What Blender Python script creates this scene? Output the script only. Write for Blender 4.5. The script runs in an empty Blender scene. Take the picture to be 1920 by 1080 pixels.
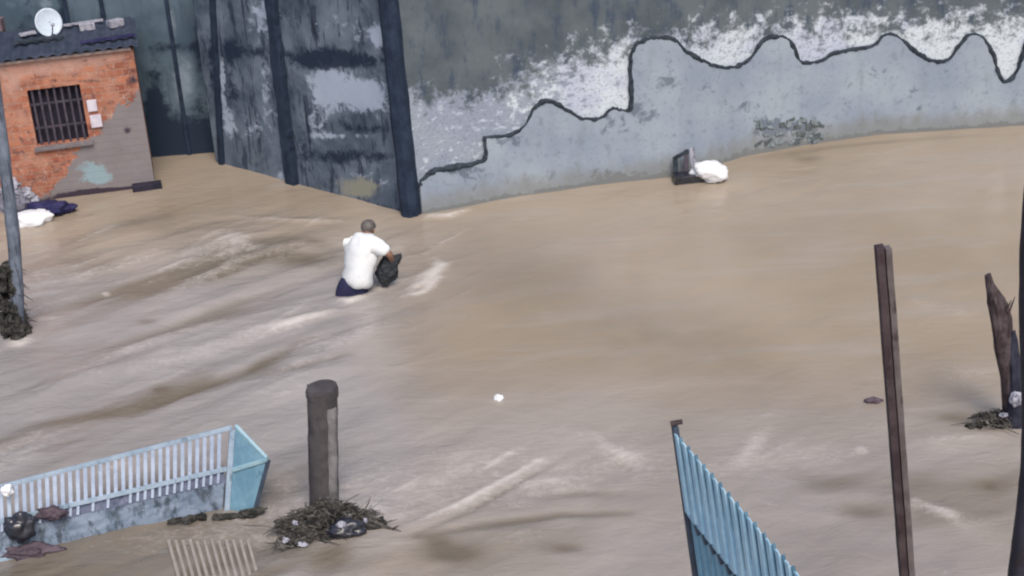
import bpy, bmesh, math, random
import numpy as np
from mathutils import Vector, Matrix, noise as mn
random.seed(7)
R_ = math.radians
scene = bpy.context.scene
COL = scene.collection

# ------------------------------------------------------------------ camera
PITCH, ROLL, FOC, CH = R_(24.0), R_(3.6), 2800.0, 7.6
fw = Vector((0, math.cos(PITCH), -math.sin(PITCH)))
_R = Vector((1, 0, 0)); _U = Vector((0, math.sin(PITCH), math.cos(PITCH)))
cr = _R * math.cos(ROLL) - _U * math.sin(ROLL)
cu = _U * math.cos(ROLL) + _R * math.sin(ROLL)
CAM = Vector((0, 0, CH))
cd = bpy.data.cameras.new("camera"); cam = bpy.data.objects.new("camera", cd); COL.objects.link(cam)
cam.matrix_world = Matrix(((cr.x, cu.x, -fw.x, 0), (cr.y, cu.y, -fw.y, 0), (cr.z, cu.z, -fw.z, CH), (0, 0, 0, 1)))
cd.sensor_width = 36.0; cd.lens = FOC / 1920 * 36.0
cd.clip_start = 0.1; cd.clip_end = 1000
scene.camera = cam

# ------------------------------------------------------------------ light
SUN_EL, SUN_AZ = R_(52), R_(166)          # azimuth clockwise from +Y: behind the camera, to the right
w = bpy.data.worlds.new("World"); scene.world = w; w.use_nodes = True
wn = w.node_tree; wn.nodes.clear()
sky = wn.nodes.new("ShaderNodeTexSky"); sky.sky_type = 'NISHITA'; sky.sun_disc = False
sky.sun_elevation = SUN_EL; sky.sun_rotation = SUN_AZ
sky.air_density = 1.0; sky.dust_density = 4.0; sky.ozone_density = 1.0
bg = wn.nodes.new("ShaderNodeBackground"); bg.inputs[1].default_value = 0.12
wo = wn.nodes.new("ShaderNodeOutputWorld")
wn.links.new(sky.outputs[0], bg.inputs[0]); wn.links.new(bg.outputs[0], wo.inputs[0])
sl = bpy.data.lights.new("sun", 'SUN'); sl.energy = 1.3; sl.angle = R_(25); sl.color = (1.0, 0.95, 0.88)
so = bpy.data.objects.new("sun", sl); COL.objects.link(so); so.location = (0, 0, 30)
sd = Vector((math.sin(SUN_AZ) * math.cos(SUN_EL), math.cos(SUN_AZ) * math.cos(SUN_EL), math.sin(SUN_EL)))
so.rotation_euler = sd.to_track_quat('Z', 'Y').to_euler()
scene.view_settings.view_transform = 'Standard'; scene.view_settings.look = 'None'
scene.view_settings.gamma = 1.0; scene.view_settings.exposure = 0.55
scene.cycles.filter_width = 2.2

# ------------------------------------------------------------------ geometry helpers
def ray(x, y): return fw + cr * ((x - 960) / FOC) + cu * ((540 - y) / FOC)
def P(x, y, z=0.0):
    d = ray(x, y); return CAM + d * ((z - CH) / d.z)
def Q(x, y, Y):
    d = ray(x, y); return CAM + d * (Y / d.y)
def proj(v):
    v = v - CAM; k = v.dot(fw)
    return 960 + FOC * v.dot(cr) / k, 540 - FOC * v.dot(cu) / k
fwn, crn, cun = np.array(fw), np.array(cr), np.array(cu)
def projn(V):
    V = V - np.array(CAM); k = V @ fwn
    return 960 + FOC * (V @ crn) / k, 540 - FOC * (V @ cun) / k
def sstep(a, b, x):
    t = np.clip((x - a) / (b - a), 0, 1); return t * t * (3 - 2 * t)

def tag(o, label=None, cat=None, group=None, kind=None):
    if label: o["label"] = label
    if cat: o["category"] = cat
    if group: o["group"] = group
    if kind: o["kind"] = kind
    return o
def empty(name, loc, label, cat, group=None, rot=(0, 0, 0)):
    o = bpy.data.objects.new(name, None); COL.objects.link(o)
    o.location = loc; o.rotation_euler = rot; o.empty_display_size = 0.2
    return tag(o, label, cat, group)
def link(name, me, mat, parent=None, smooth=False):
    o = bpy.data.objects.new(name, me); COL.objects.link(o)
    if mat: me.materials.append(mat)
    if smooth:
        for p in me.polygons: p.use_smooth = True
    if parent:
        o.parent = parent
        o.matrix_parent_inverse = Matrix.Translation(-Vector(parent.location)) if parent.parent is None and parent.type == 'EMPTY' else Matrix()
    return o
def fin(name, bm, mat, parent=None, smooth=False, uv=True):
    bmesh.ops.recalc_face_normals(bm, faces=bm.faces[:])
    me = bpy.data.meshes.new(name); bm.to_mesh(me); bm.free()
    return link(name, me, mat, parent, smooth)
def box(bm, c, ax, ay, az, bev=0.0):
    """box with centre c and half-axis vectors"""
    c = Vector(c); ax, ay, az = Vector(ax), Vector(ay), Vector(az)
    vs = [bm.verts.new(c + ax * i + ay * j + az * k) for i in (-1, 1) for j in (-1, 1) for k in (-1, 1)]
    fs = [(0, 1, 3, 2), (4, 6, 7, 5), (0, 4, 5, 1), (2, 3, 7, 6), (0, 2, 6, 4), (1, 5, 7, 3)]
    faces = [bm.faces.new([vs[i] for i in f]) for f in fs]
    if bev > 0:
        es = list({e for f in faces for e in f.edges})
        bmesh.ops.bevel(bm, geom=es, offset=bev, segments=2, affect='EDGES', profile=0.6)
def bar(bm, a, b, wx, wy, up=(0, 0, 1), bev=0.0):
    a, b = Vector(a), Vector(b); d = (b - a); L = d.length; d.normalize()
    s = d.cross(Vector(up))
    if s.length < 1e-4: s = d.cross(Vector((1, 0, 0)))
    s.normalize(); u = s.cross(d)
    box(bm, (a + b) / 2, d * (L / 2), s * wx, u * wy, bev)
def tube(bm, pts, rad, seg=10, cap=True, jit=0.0, seed=0):
    pts = [Vector(p) for p in pts]; rings = []
    for i, p in enumerate(pts):
        d = (pts[min(i + 1, len(pts) - 1)] - pts[max(i - 1, 0)]).normalized()
        s = d.cross(Vector((0.13, 0.21, 1)) if abs(d.z) < 0.95 else Vector((1, 0.1, 0))).normalized(); u = s.cross(d)
        r = rad[i] if isinstance(rad, (list, tuple)) else rad
        ring = []
        for k in range(seg):
            a = 2 * math.pi * k / seg
            q = p + (s * math.cos(a) + u * math.sin(a)) * r
            if jit: q += Vector(mn.noise_vector(q * 9 + Vector((seed, 0, 0)))) * jit
            ring.append(bm.verts.new(q))
        rings.append(ring)
    for i in range(len(rings) - 1):
        for k in range(seg):
            bm.faces.new((rings[i][k], rings[i][(k + 1) % seg], rings[i + 1][(k + 1) % seg], rings[i + 1][k]))
    if cap:
        bm.faces.new(rings[0][::-1]); bm.faces.new(rings[-1])
def lump(bm, c, r, seed, crease=0.28, freq=2.2, sub=4, rot=0.0):
    """crumpled cloth / plastic-bag like closed lump"""
    res = bmesh.ops.create_icosphere(bm, subdivisions=sub, radius=1.0)
    c = Vector(c); o = Vector((seed * 3.7, seed * 1.3, seed * 2.1)); ca, sa = math.cos(rot), math.sin(rot)
    for v in res['verts']:
        n = v.co.normalized()
        k = 1 + crease * (1.4 * mn.noise(n * freq * 0.7 + o) - 0.9 * abs(mn.noise(n * freq * 1.9 + o)) + 0.35 * mn.noise(n * freq * 4.2 + o) - 0.3 * abs(mn.noise(n * freq * 6 + o)))
        q = Vector((n.x * r[0], n.y * r[1], n.z * r[2])) * k
        v.co = c + Vector((q.x * ca - q.y * sa, q.x * sa + q.y * ca, q.z))
def mesh_thing(name, bm, mat, label, cat, group=None, smooth=False):
    return tag(fin(name, bm, mat, None, smooth), label, cat, group)
def pyramid_catmull(pts, n=6):
    out = []
    for i in range(len(pts) - 1):
        p0, p1, p2, p3 = pts[max(i - 1, 0)], pts[i], pts[i + 1], pts[min(i + 2, len(pts) - 1)]
        for k in range(n):
            t = k / n
            out.append(tuple(0.5 * ((2 * p1[j]) + (-p0[j] + p2[j]) * t + (2 * p0[j] - 5 * p1[j] + 4 * p2[j] - p3[j]) * t * t + (-p0[j] + 3 * p1[j] - 3 * p2[j] + p3[j]) * t ** 3) for j in range(len(p1))))
    out.append(tuple(pts[-1])); return out

# ------------------------------------------------------------------ material helpers
class M:
    def __init__(s, name, rough=0.8, spec=0.3, metal=0.0):
        s.m = bpy.data.materials.new(name); s.m.use_nodes = True; s.t = s.m.node_tree; s.n = s.t.nodes
        s.b = s.n["Principled BSDF"]; s.b.inputs["Roughness"].default_value = rough
        s.b.inputs["Specular IOR Level"].default_value = spec; s.b.inputs["Metallic"].default_value = metal
        s.tc = s.n.new("ShaderNodeTexCoord")
    def put(s, v, sock):
        if hasattr(v, "is_linked"): s.t.links.new(v, sock)
        elif isinstance(v, (tuple, list)): sock.default_value = tuple(v) + ((1,) if len(v) == 3 and len(sock.default_value) == 4 else ())
        else: sock.default_value = v
    def vec(s, kind="Object", scale=(1, 1, 1), rot=(0, 0, 0), loc=(0, 0, 0)):
        mp = s.n.new("ShaderNodeMapping"); s.t.links.new(s.tc.outputs[kind], mp.inputs[0])
        mp.inputs["Scale"].default_value = scale; mp.inputs["Rotation"].default_value = rot; mp.inputs["Location"].default_value = loc
        return mp.outputs[0]
    def noise(s, vec, scale=5, det=4, rough=0.6, dist=0.0):
        n = s.n.new("ShaderNodeTexNoise"); s.put(vec, n.inputs["Vector"])
        n.inputs["Scale"].default_value = scale; n.inputs["Detail"].default_value = det
        n.inputs["Roughness"].default_value = rough; n.inputs["Distortion"].default_value = dist
        return n.outputs["Fac"]
    def attr(s, name):
        n = s.n.new("ShaderNodeAttribute"); n.attribute_name = name; return n.outputs["Fac"]
    def math(s, op, a, b=0.0):
        n = s.n.new("ShaderNodeMath"); n.operation = op; s.put(a, n.inputs[0]); s.put(b, n.inputs[1]); return n.outputs[0]
    def step(s, v, a, b):
        n = s.n.new("ShaderNodeMapRange"); n.interpolation_type = 'SMOOTHSTEP'
        s.put(v, n.inputs[0]); n.inputs[1].default_value = a; n.inputs[2].default_value = b; return n.outputs[0]
    def mix(s, f, a, b, mode='MIX'):
        n = s.n.new("ShaderNodeMix"); n.data_type = 'RGBA'; n.blend_type = mode
        s.put(f, n.inputs[0]); s.put(a, n.inputs[6]); s.put(b, n.inputs[7]); return n.outputs[2]
    def rough_mask(s, attr, nz, amp=0.8, a=0.4, b=0.6):
        """mask = step(attr + (noise-.5)*amp)"""
        return s.step(s.math('ADD', attr, s.math('MULTIPLY', s.math('SUBTRACT', nz, 0.5), amp)), a, b)
    def bump(s, h, strength=0.4, dist=0.02):
        n = s.n.new("ShaderNodeBump"); n.inputs["Strength"].default_value = strength; n.inputs["Distance"].default_value = dist
        s.put(h, n.inputs["Height"]); s.t.links.new(n.outputs[0], s.b.inputs["Normal"])
    def col(s, c): s.put(c, s.b.inputs["Base Color"])

def weathered(name, c1, c2, dirt, scale=6, rough=0.75, spec=0.3, dirt_amt=0.55, stretch=(1, 1, 0.35), bump=0.3, metal=0.0):
    """painted / worn surface with two tones, streaky dirt and fine bump"""
    m = M(name, rough, spec, metal)
    v = m.vec("Object"); vs = m.vec("Object", stretch)
    a = m.noise(v, scale, 5, 0.65); b = m.noise(vs, scale * 2.1, 5, 0.7); f = m.noise(v, scale * 14, 3, 0.6)
    c = m.mix(m.step(a, 0.35, 0.65), c1, c2)
    c = m.mix(m.step(b, dirt_amt, dirt_amt + 0.16), c, dirt)
    c = m.mix(m.math('MULTIPLY', f, 0.25), c, dirt)
    m.col(c); m.bump(m.math('ADD', m.math('MULTIPLY', b, 0.7), m.math('MULTIPLY', f, 0.3)), bump, 0.012)
    return m.m

# ------------------------------------------------------------------ materials
# flood water: opaque silty water with a clear glossy surface
m = M("flood_water", 0.06, 0.65); m.b.inputs["IOR"].default_value = 1.33
v = m.vec("Object"); vflow = m.vec("Object", (0.35, 1.6, 1), (0, 0, R_(-38)))
n1 = m.noise(v, 0.35, 3, 0.5, 0.4); n2 = m.noise(vflow, 1.2, 5, 0.6, 0.5); n3 = m.noise(vflow, 5, 4, 0.6, 0.6)
nfo = m.noise(m.vec("Object", (0.8, 1.3, 1), (0, 0, R_(-38))), 7, 6, 0.78, 1.4)
c = m.mix(m.step(n1, 0.35, 0.65), (0.305, 0.248, 0.184), (0.350, 0.290, 0.224))
c = m.mix(m.attr("grey"), c, m.mix(m.step(n1, 0.35, 0.65), (0.278, 0.256, 0.244), (0.326, 0.302, 0.290)))  # grey zones paint sky reflection into the water colour
c = m.mix(m.math('MULTIPLY', m.step(n2, 0.5, 0.72), 0.45), c, (0.365, 0.325, 0.290))
c = m.mix(m.step(m.attr("silt_shade"), 0.0, 1.0), c, (0.160, 0.132, 0.098))  # dark wave shading and murky patches painted into the colour
c = m.mix(m.math('MULTIPLY', m.rough_mask(m.attr("foam"), nfo, 1.5, 0.15, 1.15), 0.66), c, (0.66, 0.61, 0.57))
m.col(c)
vb = m.vec("Object", (0.7, 1.5, 1), (0, 0, R_(-35)))
nb = m.noise(vb, 2.4, 5, 0.6, 1.2); nb2 = m.noise(vb, 11, 4, 0.6, 0.8)
m.bump(m.math('ADD', m.math('MULTIPLY', nb, m.math('ADD', 0.25, m.math('MULTIPLY', m.attr('rough'), 0.55))), m.math('MULTIPLY', m.math('MULTIPLY', nb2, m.attr('rough')), 0.30)), 0.42, 0.06)
MAT_WATER = m.m

# weathered wall above the wavy render: dark damp concrete with flaking white paint
m = M("flaking_wall", 0.85, 0.2)
v = m.vec("UV"); vd = m.vec("UV", (1.0, 0.35, 1)); vh = m.vec("UV", (1, 1.5, 1))
nA = m.noise(v, 1.1, 4, 0.6); nB = m.noise(v, 4.6, 7, 0.72, 0.0); nC = m.noise(vd, 5, 5, 0.65); nF = m.noise(v, 40, 3, 0.6); nG = m.noise(vh, 6.5, 4, 0.62)
base = m.mix(m.step(nA, 0.35, 0.65), (0.074, 0.092, 0.106), (0.116, 0.138, 0.155))
base = m.mix(m.step(nC, 0.5, 0.7), base, (0.050, 0.070, 0.106))
wm = m.rough_mask(m.attr("white"), nB, 2.4, 0.3, 0.75)
wc = m.mix(m.step(nA, 0.4, 0.6), (0.44, 0.48, 0.58), (0.55, 0.61, 0.66))
wc = m.mix(m.math('MULTIPLY', m.rough_mask(m.attr("dirty"), nG, 2.2, 0.45, 0.8), 0.7), wc, (0.17, 0.20, 0.265))
wc = m.mix(m.math('MULTIPLY', m.step(m.noise(v, 22, 4, 0.7), 0.52, 0.62), 0.5), wc, (0.14, 0.16, 0.20))
c = m.mix(wm, base, wc)
c = m.mix(m.rough_mask(m.attr("dark"), nB, 1.0, 0.4, 0.6), c, (0.022, 0.030, 0.048))
m.col(c); m.bump(m.math('ADD', m.math('MULTIPLY', wm, 0.5), m.math('MULTIPLY', nF, 0.4)), 0.5, 0.01)
MAT_WALL = m.m

# smooth cement render (the wavy skirt)
m = M("cement_render", 0.85, 0.2)
v = m.vec("UV"); vd = m.vec("UV", (1.4, 0.5, 1))
nA = m.noise(v, 0.9, 4, 0.55); nB = m.noise(v, 6, 5, 0.7, 0.5); nC = m.noise(vd, 3.5, 5, 0.6); nF = m.noise(v, 45, 3, 0.6)
c = m.mix(m.step(nA, 0.35, 0.65), (0.235, 0.280, 0.350), (0.305, 0.350, 0.405))
c = m.mix(m.math('MULTIPLY', m.step(nC, 0.52, 0.7), 0.55), c, (0.22, 0.265, 0.30))
c = m.mix(m.math('MULTIPLY', m.rough_mask(m.attr("dark"), nB, 2.0, 0.42, 0.66), 0.7), c, (0.085, 0.105, 0.14))
c = m.mix(m.math('MULTIPLY', m.step(nB, 0.54, 0.68), 0.5), c, (0.15, 0.18, 0.23))
c = m.mix(m.math('MULTIPLY', m.step(m.noise(v, 15, 5, 0.72), 0.56, 0.66), 0.45), c, (0.12, 0.145, 0.185))
c = m.mix(m.math('MULTIPLY', m.rough_mask(m.attr("damp"), nC, 0.8, 0.3, 0.8), 0.6), c, (0.185, 0.185, 0.165))
m.col(c); m.bump(m.math('ADD', m.math('MULTIPLY', nB, 0.5), m.math('MULTIPLY', nF, 0.5)), 0.4, 0.01)
MAT_RENDER = m.m
MAT_LIP = weathered("mossy_lip", (0.020, 0.028, 0.040), (0.045, 0.058, 0.075), (0.012, 0.016, 0.022), 9, 0.9)

# mouldy left wall
m = M("mouldy_wall", 0.85, 0.2)
v = m.vec("UV"); vd = m.vec("UV", (1.6, 0.4, 1))
nA = m.noise(v, 1.2, 5, 0.65, 0.4); nB = m.noise(v, 6, 6, 0.72, 0.5); nC = m.noise(vd, 3.2, 5, 0.65); nF = m.noise(v, 40, 3, 0.6)
c = m.mix(m.step(nA, 0.32, 0.68), (0.058, 0.080, 0.115), (0.158, 0.195, 0.250))
c = m.mix(m.math('MULTIPLY', m.step(nC, 0.52, 0.62), 0.85), c, (0.028, 0.040, 0.066))
c = m.mix(m.math('MULTIPLY', m.step(m.noise(m.vec('UV', (3.5, 0.3, 1), (0, 0, 0), (5, 0, 0)), 2.2, 5, 0.7), 0.56, 0.64), 0.8), c, (0.016, 0.022, 0.036))
lm = m.rough_mask(m.attr("white"), nB, 1.9, 0.36, 0.72)
c = m.mix(lm, c, m.mix(nA, (0.24, 0.30, 0.40), (0.46, 0.52, 0.62)))
c = m.mix(m.rough_mask(m.attr("tan"), nB, 0.9, 0.35, 0.7), c, (0.25, 0.25, 0.21))
c = m.mix(m.math("MULTIPLY", m.rough_mask(m.attr("dark"), nB, 2.1, 0.32, 0.85), 0.95), c, (0.014, 0.024, 0.048))
m.col(c); m.bump(m.math('ADD', m.math('MULTIPLY', nB, 0.6), m.math('MULTIPLY', nF, 0.4)), 0.5, 0.015)
MAT_MOULD = m.m
MAT_PILASTER = weathered("damp_pilaster", (0.011, 0.021, 0.044), (0.024, 0.040, 0.072), (0.007, 0.012, 0.024), 5, 0.85)

# sheet wall at the back of the alley
m = M("back_sheet_wall", 0.75, 0.3)
v = m.vec("UV"); vd = m.vec("UV", (2.2, 0.35, 1))
nA = m.noise(v, 0.9, 4, 0.6); nC = m.noise(vd, 3.0, 5, 0.65); nB = m.noise(v, 7, 5, 0.7)
c = m.mix(m.step(nA, 0.35, 0.65), (0.052, 0.084, 0.118), (0.10, 0.142, 0.182))
c = m.mix(m.math('MULTIPLY', m.step(nC, 0.5, 0.7), 0.6), c, (0.042, 0.062, 0.085))
c = m.mix(m.rough_mask(m.attr("white"), nB, 0.8, 0.3, 0.8), c, (0.20, 0.25, 0.31))
c = m.mix(m.rough_mask(m.attr("dark"), nB, 1.4, 0.3, 0.85), c, (0.012, 0.024, 0.046))  # dark mask: seams and the alley's painted shadow
m.col(c); m.bump(nC, 0.3, 0.01)
MAT_BACK = m.m

# brick with partial cement coat
m = M("shack_brick", 0.85, 0.2)
v = m.vec("UV"); nA = m.noise(v, 2.2, 4, 0.6); nB = m.noise(v, 7, 5, 0.7, 0.4); nF = m.noise(v, 40, 3, 0.6)
br = m.n.new("ShaderNodeTexBrick"); m.t.links.new(v, br.inputs["Vector"])
br.inputs["Color1"].default_value = (0.26, 0.085, 0.055, 1); br.inputs["Color2"].default_value = (0.46, 0.18, 0.105, 1)
br.inputs["Mortar"].default_value = (0.34, 0.185, 0.135, 1); br.inputs["Scale"].default_value = 1.0
br.inputs["Mortar Size"].default_value = 0.010; br.inputs["Brick Width"].default_value = 0.23; br.inputs["Row Height"].default_value = 0.11
br.inputs["Bias"].default_value = -0.1
c = m.mix(m.math('MULTIPLY', m.step(nA, 0.4, 0.7), 0.55), br.outputs["Color"], (0.40, 0.215, 0.15))
c = m.mix(m.math('MULTIPLY', m.step(nB, 0.52, 0.62), 0.65), c, (0.11, 0.06, 0.062))
c = m.mix(m.math('MULTIPLY', m.rough_mask(m.attr("pale"), nB, 0.9, 0.35, 0.7), 0.6), c, (0.52, 0.34, 0.29))
nA2 = m.noise(v, 3.6, 6, 0.68, 0.6)
c = m.mix(m.math("MULTIPLY", m.step(nA2, 0.47, 0.62), 0.6), c, (0.42, 0.225, 0.165))
c = m.mix(m.math("MULTIPLY", m.step(m.noise(v, 11, 5, 0.75, 1.0), 0.55, 0.66), 0.6), c, (0.50, 0.36, 0.30))
c = m.mix(m.math("MULTIPLY", m.step(m.noise(v, 5.2, 5, 0.7, 1.0), 0.58, 0.68), 0.6), c, (0.13, 0.055, 0.05))
cm = m.rough_mask(m.attr("cement"), nA2, 1.5, 0.42, 0.54)
c = m.mix(cm, c, m.mix(nA, (0.165, 0.15, 0.155), (0.25, 0.225, 0.235)))
c = m.mix(m.rough_mask(m.attr("paint"), nB, 1.6, 0.4, 0.75), c, (0.24, 0.33, 0.37))
c = m.mix(m.rough_mask(m.attr("dark"), nB, 0.8, 0.35, 0.7), c, (0.045, 0.035, 0.05))
m.col(c)
m.bump(m.math('ADD', m.math('MULTIPLY', br.outputs["Fac"], -0.6), m.math('ADD', cm, m.math('MULTIPLY', nF, 0.4))), 0.7, 0.012)
MAT_BRICK = m.m

MAT_ROOF = weathered("roof_sheet", (0.028, 0.042, 0.070), (0.058, 0.070, 0.108), (0.018, 0.022, 0.034), 4, 0.65, 0.35)
MAT_DARK = weathered("window_dark", (0.018, 0.016, 0.030), (0.030, 0.026, 0.045), (0.010, 0.010, 0.015), 4, 0.9)
MAT_GRILLE = weathered("grille_iron", (0.045, 0.042, 0.065), (0.085, 0.072, 0.095), (0.05, 0.03, 0.03), 9, 0.7)
MAT_WFRAME = weathered("window_frame_paint", (0.55, 0.52, 0.62), (0.66, 0.63, 0.70), (0.28, 0.22, 0.22), 9, 0.7, dirt_amt=0.6)
MAT_FASCIA = weathered("fascia_board", (0.46, 0.37, 0.35), (0.38, 0.29, 0.27), (0.22, 0.16, 0.15), 6, 0.85, dirt_amt=0.6)
MAT_DISH = weathered("dish_paint", (0.50, 0.58, 0.68), (0.60, 0.68, 0.76), (0.30, 0.36, 0.44), 9, 0.5, 0.4, dirt_amt=0.62)
MAT_BLUE = weathered("blue_gate_paint", (0.30, 0.53, 0.72), (0.42, 0.64, 0.80), (0.14, 0.29, 0.40), 5, 0.5, 0.45, dirt_amt=0.6)
MAT_BLUE_DK = weathered("blue_gate_frame", (0.035, 0.055, 0.085), (0.06, 0.08, 0.12), (0.05, 0.045, 0.05), 7, 0.6)
MAT_TEAL = weathered("teal_gate_paint", (0.115, 0.235, 0.32), (0.175, 0.315, 0.40), (0.06, 0.12, 0.18), 5, 0.5, 0.45, dirt_amt=0.57)
MAT_SLAT = weathered("pale_slat_paint", (0.30, 0.36, 0.48), (0.40, 0.47, 0.59), (0.17, 0.23, 0.32), 7, 0.55, 0.4, dirt_amt=0.58)
MAT_SHEET = weathered("dirty_blue_sheet", (0.13, 0.175, 0.245), (0.205, 0.255, 0.335), (0.045, 0.062, 0.085), 5, 0.6, 0.35, dirt_amt=0.47)
MAT_SLOT = weathered("slot_band_sheet", (0.11, 0.13, 0.20), (0.18, 0.20, 0.29), (0.05, 0.06, 0.10), 8, 0.7, dirt_amt=0.5)
MAT_CONC = weathered("wet_concrete", (0.052, 0.046, 0.050), (0.085, 0.077, 0.080), (0.035, 0.028, 0.031), 5, 0.8, 0.3, dirt_amt=0.55)
MAT_CONC_L = weathered("lit_concrete", (0.15, 0.14, 0.145), (0.24, 0.23, 0.232), (0.06, 0.054, 0.058), 6, 0.8, 0.3, dirt_amt=0.55)  # paler copy of the post concrete for its lit side
MAT_RUST = weathered("rusty_steel", (0.045, 0.026, 0.030), (0.085, 0.062, 0.065), (0.018, 0.011, 0.013), 5, 0.75, 0.35, dirt_amt=0.53)
MAT_RUST_L = weathered("worn_steel", (0.10, 0.082, 0.084), (0.16, 0.14, 0.14), (0.045, 0.03, 0.032), 5, 0.7, 0.35, dirt_amt=0.55)
MAT_IRON = weathered("dark_iron", (0.012, 0.014, 0.026), (0.026, 0.026, 0.042), (0.018, 0.012, 0.014), 5, 0.55, 0.4)
MAT_WOOD = weathered("wet_wood", (0.052, 0.035, 0.036), (0.11, 0.085, 0.09), (0.018, 0.014, 0.018), 9, 0.85, 0.25, dirt_amt=0.5, stretch=(2, 2, 0.2), bump=0.8)
MAT_WOOD_N = weathered("soaked_wood", (0.016, 0.018, 0.034), (0.04, 0.042, 0.066), (0.010, 0.010, 0.018), 9, 0.8, 0.3, stretch=(2, 2, 0.2), bump=0.8)
MAT_POLE = weathered("pole_concrete", (0.11, 0.13, 0.17), (0.20, 0.23, 0.29), (0.028, 0.034, 0.05), 4, 0.8, 0.3, dirt_amt=0.5, stretch=(2.5, 2.5, 0.2))
MAT_MOSS = weathered("mossy_debris", (0.018, 0.018, 0.016), (0.075, 0.072, 0.066), (0.008, 0.008, 0.008), 11, 0.9, 0.2, dirt_amt=0.52)
MAT_LEAF = weathered("dead_leaves", (0.030, 0.029, 0.026), (0.17, 0.162, 0.150), (0.02, 0.02, 0.015), 13, 0.85, 0.25)
MAT_TWIG = weathered("wet_twigs", (0.030, 0.028, 0.024), (0.15, 0.138, 0.122), (0.014, 0.013, 0.012), 13, 0.85, 0.25)
MAT_WHITE = weathered("white_plastic", (0.74, 0.76, 0.80), (0.82, 0.83, 0.85), (0.52, 0.53, 0.56), 8, 0.45, 0.45, dirt_amt=0.66)
MAT_GREYBAG = weathered("grey_rubbish", (0.30, 0.30, 0.36), (0.44, 0.44, 0.50), (0.10, 0.10, 0.13), 8, 0.7, dirt_amt=0.5)
MAT_NAVY = weathered("navy_cloth", (0.020, 0.020, 0.070), (0.045, 0.042, 0.115), (0.012, 0.012, 0.03), 7, 0.9, 0.2)
MAT_LILAC = weathered("lilac_plastic", (0.30, 0.28, 0.46), (0.40, 0.38, 0.54), (0.16, 0.15, 0.26), 8, 0.6)
MAT_BLACKBAG = weathered("black_plastic", (0.012, 0.013, 0.02), (0.03, 0.032, 0.045), (0.01, 0.01, 0.012), 6, 0.25, 0.6)
MAT_BROWN = weathered("brown_cloth", (0.075, 0.055, 0.07), (0.13, 0.10, 0.12), (0.04, 0.03, 0.04), 7, 0.9, 0.2)
MAT_SHIRT = weathered("white_shirt_cloth", (0.66, 0.69, 0.71), (0.76, 0.77, 0.78), (0.50, 0.54, 0.54), 9, 0.85, 0.2, dirt_amt=0.64, bump=0.5)
MAT_SHORTS = weathered("navy_shorts_cloth", (0.018, 0.020, 0.060), (0.032, 0.034, 0.085), (0.02, 0.015, 0.022), 9, 0.85, 0.2, bump=0.5)
MAT_SKIN = weathered("brown_skin", (0.20, 0.105, 0.07), (0.24, 0.13, 0.09), (0.15, 0.08, 0.055), 12, 0.5, 0.4, dirt_amt=0.66, bump=0.15)
MAT_HAIR = weathered("dark_hair", (0.09, 0.08, 0.075), (0.15, 0.135, 0.125), (0.02, 0.016, 0.016), 20, 0.6, 0.4)
MAT_BAG = weathered("dark_bag_cloth", (0.022, 0.026, 0.030), (0.04, 0.046, 0.054), (0.014, 0.015, 0.02), 8, 0.7, 0.3)
MAT_SILTY = weathered("silted_slat", (0.30, 0.265, 0.23), (0.36, 0.325, 0.29), (0.25, 0.21, 0.17), 5, 0.5, 0.4, dirt_amt=0.58)

# ------------------------------------------------------------------ flood water
def blob(px, py, cx, cy, rx, ry, ang=0.0, pw=1.0):
    a = math.radians(ang); dx, dy = px - cx, py - cy
    u = (dx * math.cos(a) + dy * math.sin(a)) / rx; v = (-dx * math.sin(a) + dy * math.cos(a)) / ry
    return np.exp(-(u * u + v * v) ** pw)
def axis(lo, hi, step, far):
    a = np.arange(lo, hi + 1e-6, step)
    return np.concatenate([[-far, -60, lo - 8, lo - 2, lo - .5], a, [hi + .5, hi + 2, hi + 8, 60, far]])
def vnoise(X, Y, seed, sc, oct=4, ang=0.0, st=(1, 1)):
    """tileable-free value noise with numpy"""
    a = math.radians(ang); U = (X * math.cos(a) + Y * math.sin(a)) * sc * st[0]; V = (-X * math.sin(a) + Y * math.cos(a)) * sc * st[1]
    out = np.zeros_like(X); amp = 1.0; tot = 0
    for o in range(oct):
        iu, iv = np.floor(U).astype(np.int64), np.floor(V).astype(np.int64); fu, fv = U - iu, V - iv
        fu = fu * fu * fu * (fu * (fu * 6 - 15) + 10); fv = fv * fv * fv * (fv * (fv * 6 - 15) + 10)
        def h(i, j):
            k = (i * 374761393 + j * 668265263 + (seed + o) * 1274126177) & 0x7fffffff
            k = ((k ^ (k >> 13)) * 1274126177) & 0x7fffffff
            return ((k ^ (k >> 16)) & 0xffff) / 65535.0
        out += amp * ((h(iu, iv) * (1 - fu) + h(iu + 1, iv) * fu) * (1 - fv) + (h(iu, iv + 1) * (1 - fu) + h(iu + 1, iv + 1) * fu) * fv - 0.5)
        tot += amp; amp *= 0.5; U = U * 2.03 + 7.1; V = V * 2.03 + 3.7
    return out / tot
xs = axis(-8.5, 10.0, 0.04, 300); ys = np.concatenate([[-300, -60, 0, 6, 8, 8.6], np.arange(9.0, 24.0, 0.04), [24.5, 26, 32, 60, 300]])
X, Y = np.meshgrid(xs, ys); shp = X.shape
V = np.stack([X.ravel(), Y.ravel(), np.zeros(X.size)], 1)
PX, PY = projn(V); PX = PX.reshape(shp); PY = PY.reshape(shp)
inside = (X > -8.6) & (X < 10.1) & (Y > 8.9) & (Y < 24.1)
Z = np.zeros(shp); foam = np.zeros(shp); silt_shade = np.zeros(shp)
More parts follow.
